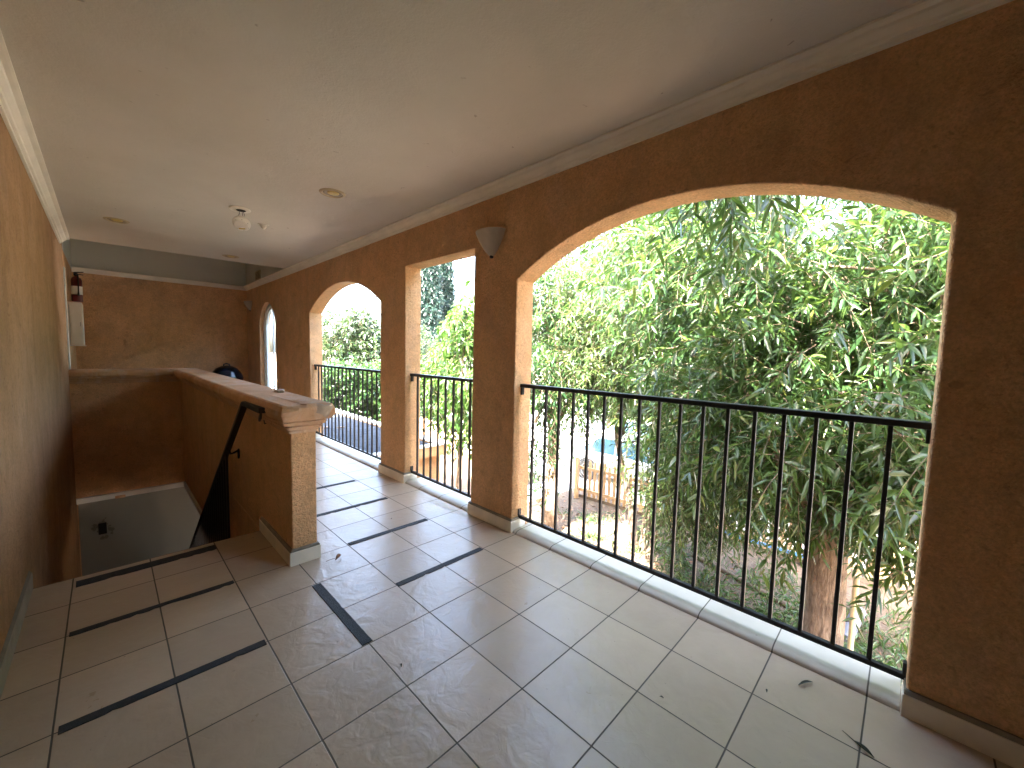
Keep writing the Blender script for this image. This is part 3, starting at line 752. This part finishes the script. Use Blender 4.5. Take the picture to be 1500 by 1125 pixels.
# lower shingle roof beside the gallery, seen through the far arch
ro = thing('shingle_roof', 'slate grey shingle roof below the railing of the far arch', 'roof', (WO+.01, 6.62, -.53))
MB().prism([(0,0),(2.22,0),(2.42,8.0),(0,8.0)], 'z', 0, .05).build('shingles', M['shingle'], ro)
MB().prism([(2.222,-.06),(2.37,-.06),(2.57,8.0),(2.422,8.0)], 'z', -.12, .08).build('parapet', M['stucco'], ro, bevel=.01)
MB().prism([(2.20,-.20),(2.40,-.20),(2.60,8.02),(2.40,8.02)], 'z', .082, .115).build('coping', M['white'], ro, bevel=.008)
MB().box(0, 2.37, -.18, -.062, -.12, .078).build('edge_trim', M['stucco'], ro, bevel=.01)
MB().box(0, 2.198, -.20, -.04, .080, .113).build('edge_coping', M['white'], ro, bevel=.008)
MB().box(.02, 2.30, -.04, 7.98, -2.17, -.005).build('wall', M['stucco'], ro)
cc = random.Random(8)
for k in range(8):
    x = .5+cc.uniform(0, 1.5); y = .6+cc.uniform(0, 5.0)
    MB().prism([(x,y),(x+.16,y-.01),(x+.16,y+.07),(x,y+.07)], 'z', .052, .075).build('vent_tile', M['board'], ro)

# ------------------------------------------------------------------ cars beyond the fence
def car(loc, rz, paint, label, s=1.0):
    t = thing('parked_car', label, 'car', loc); t.rotation_euler = (0, 0, rz)
    # stations along x: (x, half width, sill z, belt z)
    stn = [(-2.25,.62,.42,.70),(-2.18,.76,.30,.84),(-1.7,.86,.24,.93),(-.9,.89,.22,.95),(0,.90,.22,.93),(.8,.89,.22,.92),(1.4,.87,.24,.86),(1.95,.80,.28,.74),(2.2,.68,.36,.62),(2.26,.55,.42,.55)]
    vs = []; 
    for x, w, a, b in stn:
        m = (a+b)/2
        vs += [(x,-w*.92,a),(x,-w,a+.12),(x,-w*1.01,m),(x,-w*.97,b-.05),(x,-w*.88,b),(x,0,b+.03),(x,w*.88,b),(x,w*.97,b-.05),(x,w*1.01,m),(x,w,a+.12),(x,w*.92,a)]
    n = 11; k = len(stn)
    fs = [(i*n+j, i*n+j+1, (i+1)*n+j+1, (i+1)*n+j) for i in range(k-1) for j in range(n-1)] + [(i*n, (i+1)*n, (i+1)*n+n-1, i*n+n-1) for i in range(k-1)]
    fs += [tuple(range(n)), tuple(range((k-1)*n, k*n))]
    bd = MB().add(vs, fs).build('body', paint, t, smooth=35)
    def gl(st, mat, name):
        vs = []
        for x, w, z in st: vs += [(x,-w,z),(x,w,z)]
        return vs
    g = MB(); base = [(-1.75,.76,.93),(1.05,.78,.92)]; top = [(-1.05,.60,1.41),(.12,.60,1.43)]
    g.add([(-1.75,-.77,.94),(1.05,-.79,.92),(1.05,.79,.92),(-1.75,.77,.94),(-1.05,-.62,1.40),(.12,-.62,1.42),(.12,.62,1.42),(-1.05,.62,1.40)], [(0,1,5,4),(1,2,6,5),(2,3,7,6),(3,0,4,7),(4,5,6,7)])
    g.build('windows', M['glassdark'], t, bevel=.03)
    MB().add([(-1.12,-.64,1.402),(.18,-.64,1.42),(.18,.64,1.42),(-1.12,.64,1.402),(-1.0,-.55,1.45),(.05,-.55,1.47),(.05,.55,1.47),(-1.0,.55,1.45)], [(3,2,1,0),(4,5,6,7),(0,1,5,4),(1,2,6,5),(2,3,7,6),(3,0,4,7)]).build('roof', paint, t, bevel=.02)
    for sgn in (-1, 1):
        for a, b in (((-1.75,.945),(-1.05,1.41)), ((1.05,.925),(.12,1.43)), ((-.42,.94),(-.42,1.42))):
            MB().tube([(a[0],sgn*.785,a[1]),(b[0],sgn*.635,b[1])], .032, 6).build('pillar', paint, t)
    for x in (-1.35, 1.38):
        for sgn in (-1, 1):
            w = MB().lathe([(.21,-.10),(.30,-.10),(.325,-.07),(.325,.07),(.30,.10),(.21,.10)], (x, sgn*.80, .325), 28, (0,1,0), True).build('wheel', M['rubber'], t, smooth=40)
            rm = MB().lathe([(.0,.07),(.05,.075),(.06,.055),(.19,.06),(.205,.104),(.215,.104)], (x, sgn*.80, .325), 28, (0,sgn,0), False).build('rim', M['steel'], w, smooth=30)
            MB().lathe([(.335,-.02),(.385,-.02),(.385,.02),(.335,.02)], (x, sgn*.90, .335), 28, (0,1,0), False).build('arch_trim', M['black'], t)
    for sgn in (-1, 1):
        MB().box(-2.24, -2.15, sgn*.62-.12, sgn*.62+.12, .66, .80).build('tail_lamp', M['lampred'], t, bevel=.02)
        MB().box(2.12, 2.22, sgn*.55-.14, sgn*.55+.14, .56, .66).build('headlight', M['glass'], t, bevel=.02)
    return t
car((12.0, 6.05, GZ+.005), -math.pi/2+.05, M['carpaint'], 'silver car parked behind the picket fence, seen through the near arch railing')
car((15.6, 7.2, GZ+.005), -math.pi/2-.15, M['carwhite'], 'white car parked behind the silver car')
car((21.5, 29.5, GZ+.005), 2.5, M['carwhite'], 'distant white car seen between the bars of the middle opening')
car((25.6, 31.5, GZ+.005), .5, M['carpaint'], 'farthest silver car with red tail lamps seen through the middle opening')

# ------------------------------------------------------------------ plants
def np_mesh(name, V, quads, tris, mat, parent=None):
    me = bpy.data.meshes.new(name)
    V = np.asarray(V, np.float32); nq, nt = len(quads), len(tris)
    me.vertices.add(len(V)); me.vertices.foreach_set('co', V.ravel())
    loops = np.concatenate([np.asarray(quads, np.int32).ravel() if nq else np.zeros(0, np.int32), np.asarray(tris, np.int32).ravel() if nt else np.zeros(0, np.int32)])
    me.loops.add(len(loops)); me.loops.foreach_set('vertex_index', loops)
    tot = np.concatenate([np.full(nq, 4, np.int32), np.full(nt, 3, np.int32)])
    start = np.concatenate([[0], np.cumsum(tot)[:-1]]).astype(np.int32)
    me.polygons.add(nq+nt); me.polygons.foreach_set('loop_start', start); me.polygons.foreach_set('loop_total', tot)
    me.update(calc_edges=True)
    return link(name, me, mat, parent)
def unit(a): return a/np.maximum(np.linalg.norm(a, axis=-1, keepdims=True), 1e-9)

def leaves(P, D, rng, l0, l1, ratio, droop, fold=.25):
    """lance-shaped folded leaves at P pointing along D"""
    K = len(P); D = unit(D); L = rng.uniform(l0, l1, (K,1)); W = L*ratio*rng.uniform(.8, 1.2, (K,1))
    ref = unit(rng.normal(size=(K,3))*.75 + np.array([0,0,1.0]))
    S = unit(np.cross(D, ref)); N = np.cross(S, D)
    dr = np.array([0,0,-1.0])*L*droop
    def pt(t, side, w):
        return P + D*L*t + dr*t*t + S*W*side*w*.5 + N*W*fold*abs(side)*w
    V = np.stack([P, pt(.32,-1,.95), pt(.32,0,0), pt(.32,1,.95), pt(.66,-1,.80), pt(.66,0,0), pt(.66,1,.80), pt(1,0,0)], 1)
    b = (np.arange(K)*8)[:,None]
    q = np.concatenate([b+np.array([[1,2,5,4]]), b+np.array([[2,3,6,5]])])
    t = np.concatenate([b+np.array([[0,2,1]]), b+np.array([[0,3,2]]), b+np.array([[4,5,7]]), b+np.array([[5,6,7]])])
    return V.reshape(-1,3), q, t

def crown(rng, ells, per_twig, tl, droop, up, sigma=.22, per_clump=9, inner=.35):
    """twigs spread through ellipsoids in clumps -> twig polylines (T,4,3)"""
    O, Dd = [], []
    for c, r, n in ells:
        c = np.array(c); r = np.array(r); nc = max(1, n//per_clump)
        u = unit(rng.normal(size=(nc,3))); rad = (inner + (1-inner)*rng.random((nc,1))**.6)
        cl = c + u*rad*r
        idx = rng.integers(0, nc, n)
        o = cl[idx] + rng.normal(size=(n,3))*sigma
        O.append(o); Dd.append(unit(unit((o-c)/r)*.75 + rng.normal(size=(n,3))*.55 + np.array([0,0,up])))
    O = np.concatenate(O); Dd = np.concatenate(Dd); T = len(O)
    Lt = rng.uniform(tl[0], tl[1], (T,1))
    ts = np.linspace(0, 1, 5)
    pts = np.stack([O + Dd*Lt*t + np.array([0,0,-1.0])*Lt*droop*t*t for t in ts], 1)
    return pts, Lt

def twig_leaves(pts, rng, per, spread=.9, t0=.12):
    T = len(pts); K = T*per
    t = np.clip(np.tile(np.linspace(t0, .99, per), T) + rng.normal(size=K)*.03, 0, .999)
    ti = np.repeat(np.arange(T), per); s = t*4; i = s.astype(int); f = (s-i)[:,None]
    A = pts[ti, i]; B = pts[ti, i+1]; P = A*(1-f)+B*f; tan = unit(B-A)
    ref = unit(np.cross(tan, np.array([.13,.07,1.0]))); oth = np.cross(tan, ref)
    ang = np.tile(np.arange(per)*2.4, T) + np.repeat(rng.random(T)*6.28, per)
    side = ref*np.cos(ang)[:,None] + oth*np.sin(ang)[:,None]
    D = unit(tan*.75 + side*spread + rng.normal(size=(K,3))*.2)
    return P, D
def stems(pts, r):
    T, n, _ = pts.shape
    tan = unit(pts[:,-1]-pts[:,0]); a = unit(np.cross(tan, np.array([.3,.2,1.0]))); b = np.cross(tan, a)
    V = []
    for k in range(n):
        rr = r*(1-.75*k/(n-1))
        for j in range(3):
            an = j*2.094; V.append(pts[:,k] + (a*math.cos(an)+b*math.sin(an))*rr)
    V = np.stack(V, 1).reshape(-1,3); base = (np.arange(T)*n*3)[:,None]; q = []
    for k in range(n-1):
        for j in range(3):
            q.append(base+np.array([[k*3+j, k*3+(j+1) % 3, (k+1)*3+(j+1) % 3, (k+1)*3+j]]))
    return V, np.concatenate(q)

def tree(name, label, base, trunk, ells, leaf, mat, bark, seed, per=14, tl=(.35,.7), droop=.5, up=.15, group=None, extra=None, sigma=.22, spread=.9, tr=.004, inner=.35, clump=9):
    """trunk: list of (points, radii) limbs in world space; leaf: (l0, l1, ratio, droop)"""
    rng = np.random.default_rng(seed)
    t = thing(name, label, 'tree', base, group); b = Vector(base); inv = Matrix.Translation(-b)
    mb = MB()
    from mathutils import noise
    for pts, rad in trunk:
        mb.tube(pts, rad, 12)
    pts, Lt = crown(rng, ells, per, tl, droop, up, sigma, clump, inner)
    if extra is not None: pts = np.concatenate([pts, np.asarray(extra)])
    # limbs running out into the crown
    tips = pts[rng.integers(0, len(pts), 34), 0]
    for q in tips:
        limb, rad = trunk[rng.integers(0, len(trunk))]
        p0 = Vector(limb[-1 if rng.random() < .6 else -2]); q = Vector(q); m = (p0+q)/2 + Vector(rng.normal(size=3)*.15)
        mb.tube([p0, p0.lerp(m, .5)+Vector(rng.normal(size=3)*.04), m, m.lerp(q, .6)+Vector((0,0,.05)), q], [rad[-1]*.6, rad[-1]*.45, rad[-1]*.32, rad[-1]*.2, .006], 6)
    o = mb.build('trunk', bark, smooth=60); o.parent = t; o.matrix_parent_inverse = inv
    V, q = stems(pts, tr); o = np_mesh('twigs', V, q, [], bark); o.parent = t; o.matrix_parent_inverse = inv
    P, D = twig_leaves(pts, rng, per, spread)
    V, q, tt = leaves(P, D, rng, *leaf); o = np_mesh('crown', V, q, tt, mat); o.parent = t; o.matrix_parent_inverse = inv
    return t

# near weeping tree filling the right of the large arch
rng = np.random.default_rng(77)
hang = []
for k in range(34):                      # sprays hanging close to the head of the arch
    o = np.array([rng.uniform(2.75, 3.4), rng.uniform(.72, 1.12), rng.uniform(2.55, 3.0)]); d = unit(np.array([rng.normal()*.3-.15, rng.normal()*.5, -.5+rng.normal()*.25])); L = rng.uniform(.35, .6)
    hang.append([o + d*L*t + np.array([0,0,-1])*L*.45*t*t for t in np.linspace(0,1,5)])
for k in range(60):                      # branches reaching in at the right
    o = np.array([rng.uniform(3.3, 4.2), rng.uniform(-.7, .9), rng.uniform(.4, 2.6)]); d = unit(np.array([-.6+rng.normal()*.3, rng.normal()*.6, .1+rng.normal()*.3])); L = rng.uniform(.35, .7)
    hang.append([o + d*L*t + np.array([0,0,-1])*L*.35*t*t for t in np.linspace(0,1,5)])
tree('weeping_tree', 'largest leafy tree with long narrow leaves close to the large near arch', (5.75,.50,GZ),
     [([(5.75,.50,GZ-.1),(5.73,.52,-2.2),(5.68,.50,-1.5),(5.62,.52,-.7),(5.5,.6,.2)], [.24,.205,.185,.18,.13]),
      ([(5.62,.52,-.9),(5.8,.9,-.1),(6.0,1.5,.9),(6.0,1.9,1.9)], [.12,.10,.07,.04]),
      ([(5.6,.5,-.6),(5.3,.1,.3),(5.1,-.2,1.2),(5.0,-.5,2.1)], [.12,.09,.06,.035]),
      ([(5.5,.6,.1),(5.4,.9,1.2),(5.3,1.1,2.4)], [.12,.09,.05])],
     [((5.5,.35,1.15),(1.8,2.0,1.3),1900), ((5.4,.8,2.9),(2.0,2.4,1.6),2000), ((6.1,1.5,1.0),(1.2,1.1,1.2),560), ((5.4,-.7,.65),(1.4,.9,1.0),560), ((5.7,-.6,2.3),(1.3,1.0,1.2),520)],
     (.085,.165,.23,.28), M['leaf_willow'], M['bark'], 1, per=16, droop=.42, extra=hang, up=.3, tl=(.3,.6))
tree('multi_stem_tree', 'olive leaved multi stem tree behind the middle of the large near arch', (7.7,3.75,GZ),
     [([(7.75,3.72,GZ-.1),(7.7,3.6,-1.8),(7.6,3.4,-.7),(7.5,3.3,.8)], [.10,.085,.07,.05]),
      ([(7.6,3.55,GZ-.1),(7.7,3.3,-1.8),(7.8,2.9,-.6),(7.8,2.6,.8)], [.07,.06,.05,.04]),
      ([(7.85,3.9,GZ-.1),(7.7,4.0,-1.7),(7.4,4.2,-.4),(7.3,4.3,1.0)], [.08,.065,.05,.04])],
     [((7.6,2.45,.0),(1.5,.95,1.5),1300), ((7.4,3.3,2.6),(1.7,1.9,1.7),1900), ((7.4,2.6,-1.2),(.8,.5,.6),220), ((7.3,4.0,1.4),(1.2,1.1,1.1),850)],
     (.08,.14,.24,.25), M['leaf_olive'], M['bark_dark'], 2, per=15, droop=.55)
tree('slender_tree', 'dark leaved tree with a straight brown trunk at the left of the large near arch', (6.9,5.52,GZ),
     [([(6.9,5.52,GZ-.1),(6.88,5.5,-1.8),(6.9,5.5,-.6),(6.85,5.5,.5),(6.85,5.5,1.6)], [.15,.135,.12,.105,.07]),
      ([(6.88,5.5,-.3),(7.1,5.1,.6),(7.3,4.8,1.5)], [.06,.05,.03])],
     [((6.9,5.55,1.25),(1.4,1.05,1.25),1100), ((7.1,5.3,2.6),(1.4,1.1,.95),750), ((6.6,6.0,-.2),(.6,.4,.9),150)],
     (.09,.14,.27,.3), M['leaf_deep'], M['bark'], 3, per=14, droop=.5)
tree('broadleaf_sapling', 'bright green sapling with drooping broad leaves in the middle opening', (6.75,8.75,GZ),
     [([(6.75,8.75,GZ-.1),(6.8,8.7,-1.4),(6.75,8.6,0),(6.8,8.6,1.4)], [.05,.045,.035,.02]), ([(6.8,8.7,-1.2),(7.1,8.4,0),(7.2,8.3,1.0)], [.03,.025,.015])],
     [((6.95,8.5,.85),(1.0,.85,1.15),400), ((7.25,8.25,-.9),(.4,.35,.7),60), ((7.25,8.35,2.4),(.7,.65,.9),190)],
     (.13,.19,.5,.55), M['leaf_bright'], M['bark'], 4, per=9, droop=.6, spread=1.1)
# conifers behind the sapling, trees in the far arch and beyond the lot
def conifer(base, h, r, label, seed):
    rng = np.random.default_rng(seed); t = thing('conifer', label, 'tree', base, 'tall dark conifers in the middle opening'); b = Vector(base)
    inv = Matrix.Translation(-b)
    o = MB().tube([base, b+Vector((0,0,h*.5)), b+Vector((0,0,h))], [.22,.15,.03], 8).build('trunk', M['bark_dark'], smooth=60); o.parent = t; o.matrix_parent_inverse = inv
    n = 3600; z = rng.random(n)**1.2*.96+.02; a = rng.random(n)*6.28; rr = r*(1-z**1.6)*(.25+.75*rng.random(n)**.5)+.08
    rr *= 1+.35*np.sin(z*40+a*2)
    O = np.array(base)+np.stack([rr*np.cos(a), rr*np.sin(a), z*h], 1); D = unit(np.stack([np.cos(a), np.sin(a), .25+rng.normal(size=n)*.4], 1)); L = rng.uniform(.3,.7,(n,1))
    pts = np.stack([O+D*L*k+np.array([0,0,-1])*L*.35*k*k for k in np.linspace(0,1,5)], 1)
    P, DD = twig_leaves(pts, rng, 12, .7); V, q, tt = leaves(P, DD, rng, .16, .34, .26, .3)
    o = np_mesh('crown', V, q, tt, M['needle']); o.parent = t; o.matrix_parent_inverse = inv
    return t
conifer((19.2, 29.0, GZ), 12.2, 1.15, 'tall dark conifer at the left edge of the middle opening', 5)
conifer((21.6, 30.2, GZ), 13.4, .85, 'slimmer blue green conifer behind the bright sapling', 6)
far = dict(per=10, tl=(.4,.9), droop=.35, sigma=.3, tr=.006)
tree('leafy_tree', 'light green tree whose crown fills the left of the far arch', (10.6,21.5,GZ),
     [([(10.6,21.5,GZ-.1),(10.6,21.5,-.5),(10.5,21.4,1.2)], [.2,.16,.1])],
     [((10.1,21.4,1.1),(1.9,1.7,1.75),900), ((9.2,21.2,2.2),(1.2,1.0,1.1),330)], (.16,.26,.42,.3), M['leaf_pale'], M['bark'], 7, group='trees in the far arch', **far)
tree('leafy_tree', 'grey green lower tree at the right of the far arch', (13.2,21.5,GZ),
     [([(13.2,21.5,GZ-.1),(13.2,21.5,-.9),(13.1,21.4,.6)], [.18,.14,.09])],
     [((13.0,21.4,.6),(1.7,1.6,1.9),900), ((12.2,21.2,1.9),(.9,.9,.9),200)], (.15,.24,.34,.3), M['leaf_pale'], M['bark'], 8, group='trees in the far arch', **far)
rng = np.random.default_rng(15)
hd_ = thing('hedge', 'dense dark green hedge beyond the shingle roof in the far arch', 'hedge', (7.8, 17.0, GZ)); inv = Matrix.Translation((-7.8,-17.0,-GZ))
n = 5200; O = np.stack([rng.uniform(5.3, 12.5, n), 17.2+rng.uniform(-1.0,1.0,n), rng.uniform(GZ, .55, n)], 1); O[:,2] += .15*np.sin(O[:,0]*3)
D = unit(np.stack([rng.normal(size=n)*.5, -.6+rng.normal(size=n)*.5, .5+rng.normal(size=n)*.4], 1)); L = rng.uniform(.3,.6,(n,1))
pts = np.stack([O+D*L*k for k in np.linspace(0,1,5)], 1); P, DD = twig_leaves(pts, rng, 12); V, q, tt = leaves(P, DD, rng, .10, .18, .45, .2)
o = np_mesh('foliage', V, q, tt, M['leaf_deep']); o.parent = hd_; o.matrix_parent_inverse = inv
V, q = stems(pts, .006); o = np_mesh('branches', V, q, [], M['bark_dark']); o.parent = hd_; o.matrix_parent_inverse = inv
bg = [(16.2,3.4,6.4,3.2,'broad dark tree beyond the parked cars behind the olive leaved tree'), (14.8,-1.2,7.2,3.2,'tall dark tree beyond the fence behind the largest weeping tree'), (13.5,-5.4,7.0,2.8,'dark tree at the far right behind the weeping tree'), (18.0,10.6,5.2,2.3,'small dark tree beyond the cars behind the straight trunk')]
for k, (x, y, h, r, lb) in enumerate(bg):
    tree('background_tree', lb, (x,y,GZ), [([(x,y,GZ-.1),(x,y,GZ+h*.35),(x+.1,y,GZ+h*.6)], [.25,.2,.12])],
         [((x,y,GZ+h*.66),(r,r,h*.42),1500), ((x-.3,y+.5,GZ+h*.95),(r*.7,r*.7,h*.25),400)], (.18,.30,.34,.3), M['leaf_deep'], M['bark_dark'], 30+k, group='dark trees beyond the parking lot', **far)

# weeds, fern-like clump, grass
def blades(n, box, h, seed, mat, name, lean=.5):
    rng = np.random.default_rng(seed); x0,x1,y0,y1 = box
    P = np.stack([rng.uniform(x0,x1,n), rng.uniform(y0,y1,n), np.full(n, GZ)], 1)
    D = unit(np.stack([rng.normal(size=n)*lean, rng.normal(size=n)*lean, np.ones(n)], 1))
    V, q, t = leaves(P, D, rng, h[0], h[1], .07, .45); return np_mesh(name, V, q, t, mat)
rngp = np.random.default_rng(3); G = []
for k in range(60):
    cx, cy = rngp.uniform(3.2, 8.8), rngp.uniform(-1.2, 6.3); G.append((cx, cy, rngp.uniform(.15,.5), int(rngp.uniform(20, 80))))
G += [(6.9,2.6,.45,260),(7.0,2.2,.4,200),(6.5,.15,.5,420),(6.9,-.2,.6,420),(7.6,-.5,.6,300),(6.2,1.3,.6,300),(6.6,2.0,.6,300),(7.9,.2,.5,200),(5.2,.9,.8,420),(5.4,2.0,.7,380),(6.0,-.6,.6,350),(7.0,.9,.7,350),(8.4,1.2,.6,200),(6.0,3.0,.6,250),(7.4,4.9,.3,110),(7.6,.9,.5,160)]
PP = []
for cx, cy, s, n in G: PP.append(np.stack([cx+rngp.normal(size=n)*s*.6, cy+rngp.normal(size=n)*s*.6, np.full(n, GZ)], 1))
PP = np.concatenate(PP); DD = unit(np.stack([rngp.normal(size=len(PP))*.55, rngp.normal(size=len(PP))*.55, np.ones(len(PP))], 1))
V, q, t = leaves(PP, DD, rngp, .14, .42, .06, .5); g_ = np_mesh('grass', V, q, t, M['grass']); tag(g_, 'patchy green grass and weeds on the garden soil', 'grass', None, 'stuff')
def clump(base, n, h, label, seed, r=.35, mat='grass'):
    rng = np.random.default_rng(seed); t = thing('leafy_weed', label, 'plant', base, 'leafy weeds on the garden soil'); inv = Matrix.Translation(-Vector(base))
    O = np.array(base)+np.stack([rng.normal(size=n)*r, rng.normal(size=n)*r, np.zeros(n)], 1); D = unit(np.stack([rng.normal(size=n)*.35, rng.normal(size=n)*.35, np.ones(n)], 1)); L = rng.uniform(h*.6,h,(n,1))
    pts = np.stack([O+D*L*k+np.array([0,0,-1])*L*.2*k*k for k in np.linspace(0,1,5)], 1)
    V, q = stems(pts, .006); o = np_mesh('stems', V, q, [], M['bark_dark']); o.parent = t; o.matrix_parent_inverse = inv
    P, DD = twig_leaves(pts, rng, 16, 1.0, .25); V, q, tt = leaves(P, DD, rng, .12, .2, .17, .4); o = np_mesh('foliage', V, q, tt, M['leaf_bright' if mat == 'b' else 'grass']); o.parent = t; o.matrix_parent_inverse = inv
clump((6.65,1.15,GZ), 34, 1.15, 'tall bright green weed beside the big trunk', 41)
clump((7.3,2.75,GZ), 16, .6, 'low grassy weed left of the tall bright weed', 42, .25)
clump((6.6,-.05,GZ), 20, .55, 'low weed at the foot of the grey pipe on the right', 43, .3)
# fallen leaves on the soil
rngl = np.random.default_rng(9); n = 1600
P = np.stack([rngl.uniform(3,9.3,n), rngl.uniform(-1.5,6.8,n), np.full(n, GZ+.012)], 1); D = unit(np.stack([rngl.normal(size=n), rngl.normal(size=n), rngl.normal(size=n)*.12], 1))
V, q, t = leaves(P, D, rngl, .06, .14, .24, .02); tag(np_mesh('leaf_litter', V, q, t, M['dryleaf']), 'brown fallen leaves scattered on the soil', 'leaf litter', None, 'stuff')

# white post by the trunk, grey drain pipe, sky reflection painted as a blue strip on the fence foot
tag(MB().tube([(6.0,.27,GZ-.1),(6.0,.27,-1.9),(5.995,.27,-1.1)], .03, 10).build('pale_post', M['yellowed'], smooth=40), 'thin pale post standing against the big trunk', 'post')
pp = thing('drain_pipe', 'grey plastic pipe with a dark clamp lying on the soil by the big trunk', 'pipe', (7.6,.38,GZ+.09))
MB().tube([(-.35,.02,.03),(.75,-.07,0)], .088, 20).build('tube', M['pipe'], pp, smooth=40)
MB().tube([(.08,-.016,.018),(.12,-.019,.017)], .097, 20).build('clamp', M['black'], pp, smooth=40)
bs = MB().box(0, .04, -.8, .8, 0, .06).build('sky_reflection_strip', M['sky_reflection']); bs.location = (9.52, 2.0, GZ+.20); tag(bs, 'sky reflection painted blue along the foot of the picket fence behind the tall weed', 'strip')

# utility pole beyond the far arch
up2 = thing('utility_pole', 'tall utility pole with crossarms against the sky in the far arch', 'utility pole', (20.6, 44.0, GZ))
MB().tube([(0,0,-.3),(0,0,5.4),(0,0,10.7)], [.24,.20,.18], 10).build('pole', M['pole'], up2, smooth=50)
for z, w in ((10.2,1.5),(9.4,1.2),(8.3,1.0)):
    ca = MB().box(-w, w, -.08, .08, z-.09, z+.09).build('crossarm', M['pole'], up2)
    for s in (-.9, -.5, .5, .9): MB().lathe([(.05,0),(.09,.04),(.06,.2),(.0,.24)], (s*w,0,z+.09), 10, None, True).build('insulator', M['clay'], ca)
wr = thing('power_line', 'thin overhead power lines strung from the utility pole', 'power line', (20.6,44.0,7.4))
for dx, z in ((-1.4,.25),(1.4,.25),(0,-1.0)):
    MB().tube([(dx+20*(k/10-.5)*2, -8*(k/10-.5)*2, z-.9*(1-((k/10-.5)*2)**2)+.9) for k in range(11)], .016, 5).build('wire', M['wire'], wr)

# ------------------------------------------------------------------ daylight
EL = R(49)
sx, sy = -math.cos(R(14)), -math.sin(R(14))           # the sun stands behind the building
sd_ = Vector((sx*math.cos(EL), sy*math.cos(EL), math.sin(EL)))
sl = bpy.data.lights.new('sun', 'SUN'); sl.energy = 3.6; sl.angle = R(.53); sl.color = (1, .95, .86)
so = bpy.data.objects.new('sun', sl); COL.objects.link(so); so.rotation_euler = sd_.to_track_quat('Z', 'Y').to_euler(); so.location = (0, 0, 20)
w = bpy.data.worlds.new('World'); scene.world = w; w.use_nodes = True
nt = w.node_tree; bgn = nt.nodes['Background']
sky = nt.nodes.new('ShaderNodeTexSky'); sky.sky_type = 'NISHITA'; sky.sun_disc = False; sky.sun_elevation = EL; sky.sun_rotation = math.atan2(sx, sy); sky.dust_density = 6.0; sky.ozone_density = .4; sky.air_density = 1.0
nt.links.new(sky.outputs[0], bgn.inputs[0]); bgn.inputs[1].default_value = .15
scene.view_settings.view_transform = 'Standard'; scene.view_settings.look = 'None'; scene.view_settings.gamma = 1
scene.view_settings.exposure = 5.1
scene.render.engine = 'CYCLES'
cy = scene.cycles; cy.max_bounces = 10; cy.diffuse_bounces = 7; cy.glossy_bounces = 4; cy.transmission_bounces = 5; cy.transparent_max_bounces = 8
cy.use_denoising = True; cy.denoiser = 'OPENIMAGEDENOISE'; cy.sample_clamp_indirect = 12
cy.use_adaptive_sampling = True; cy.adaptive_threshold = .015
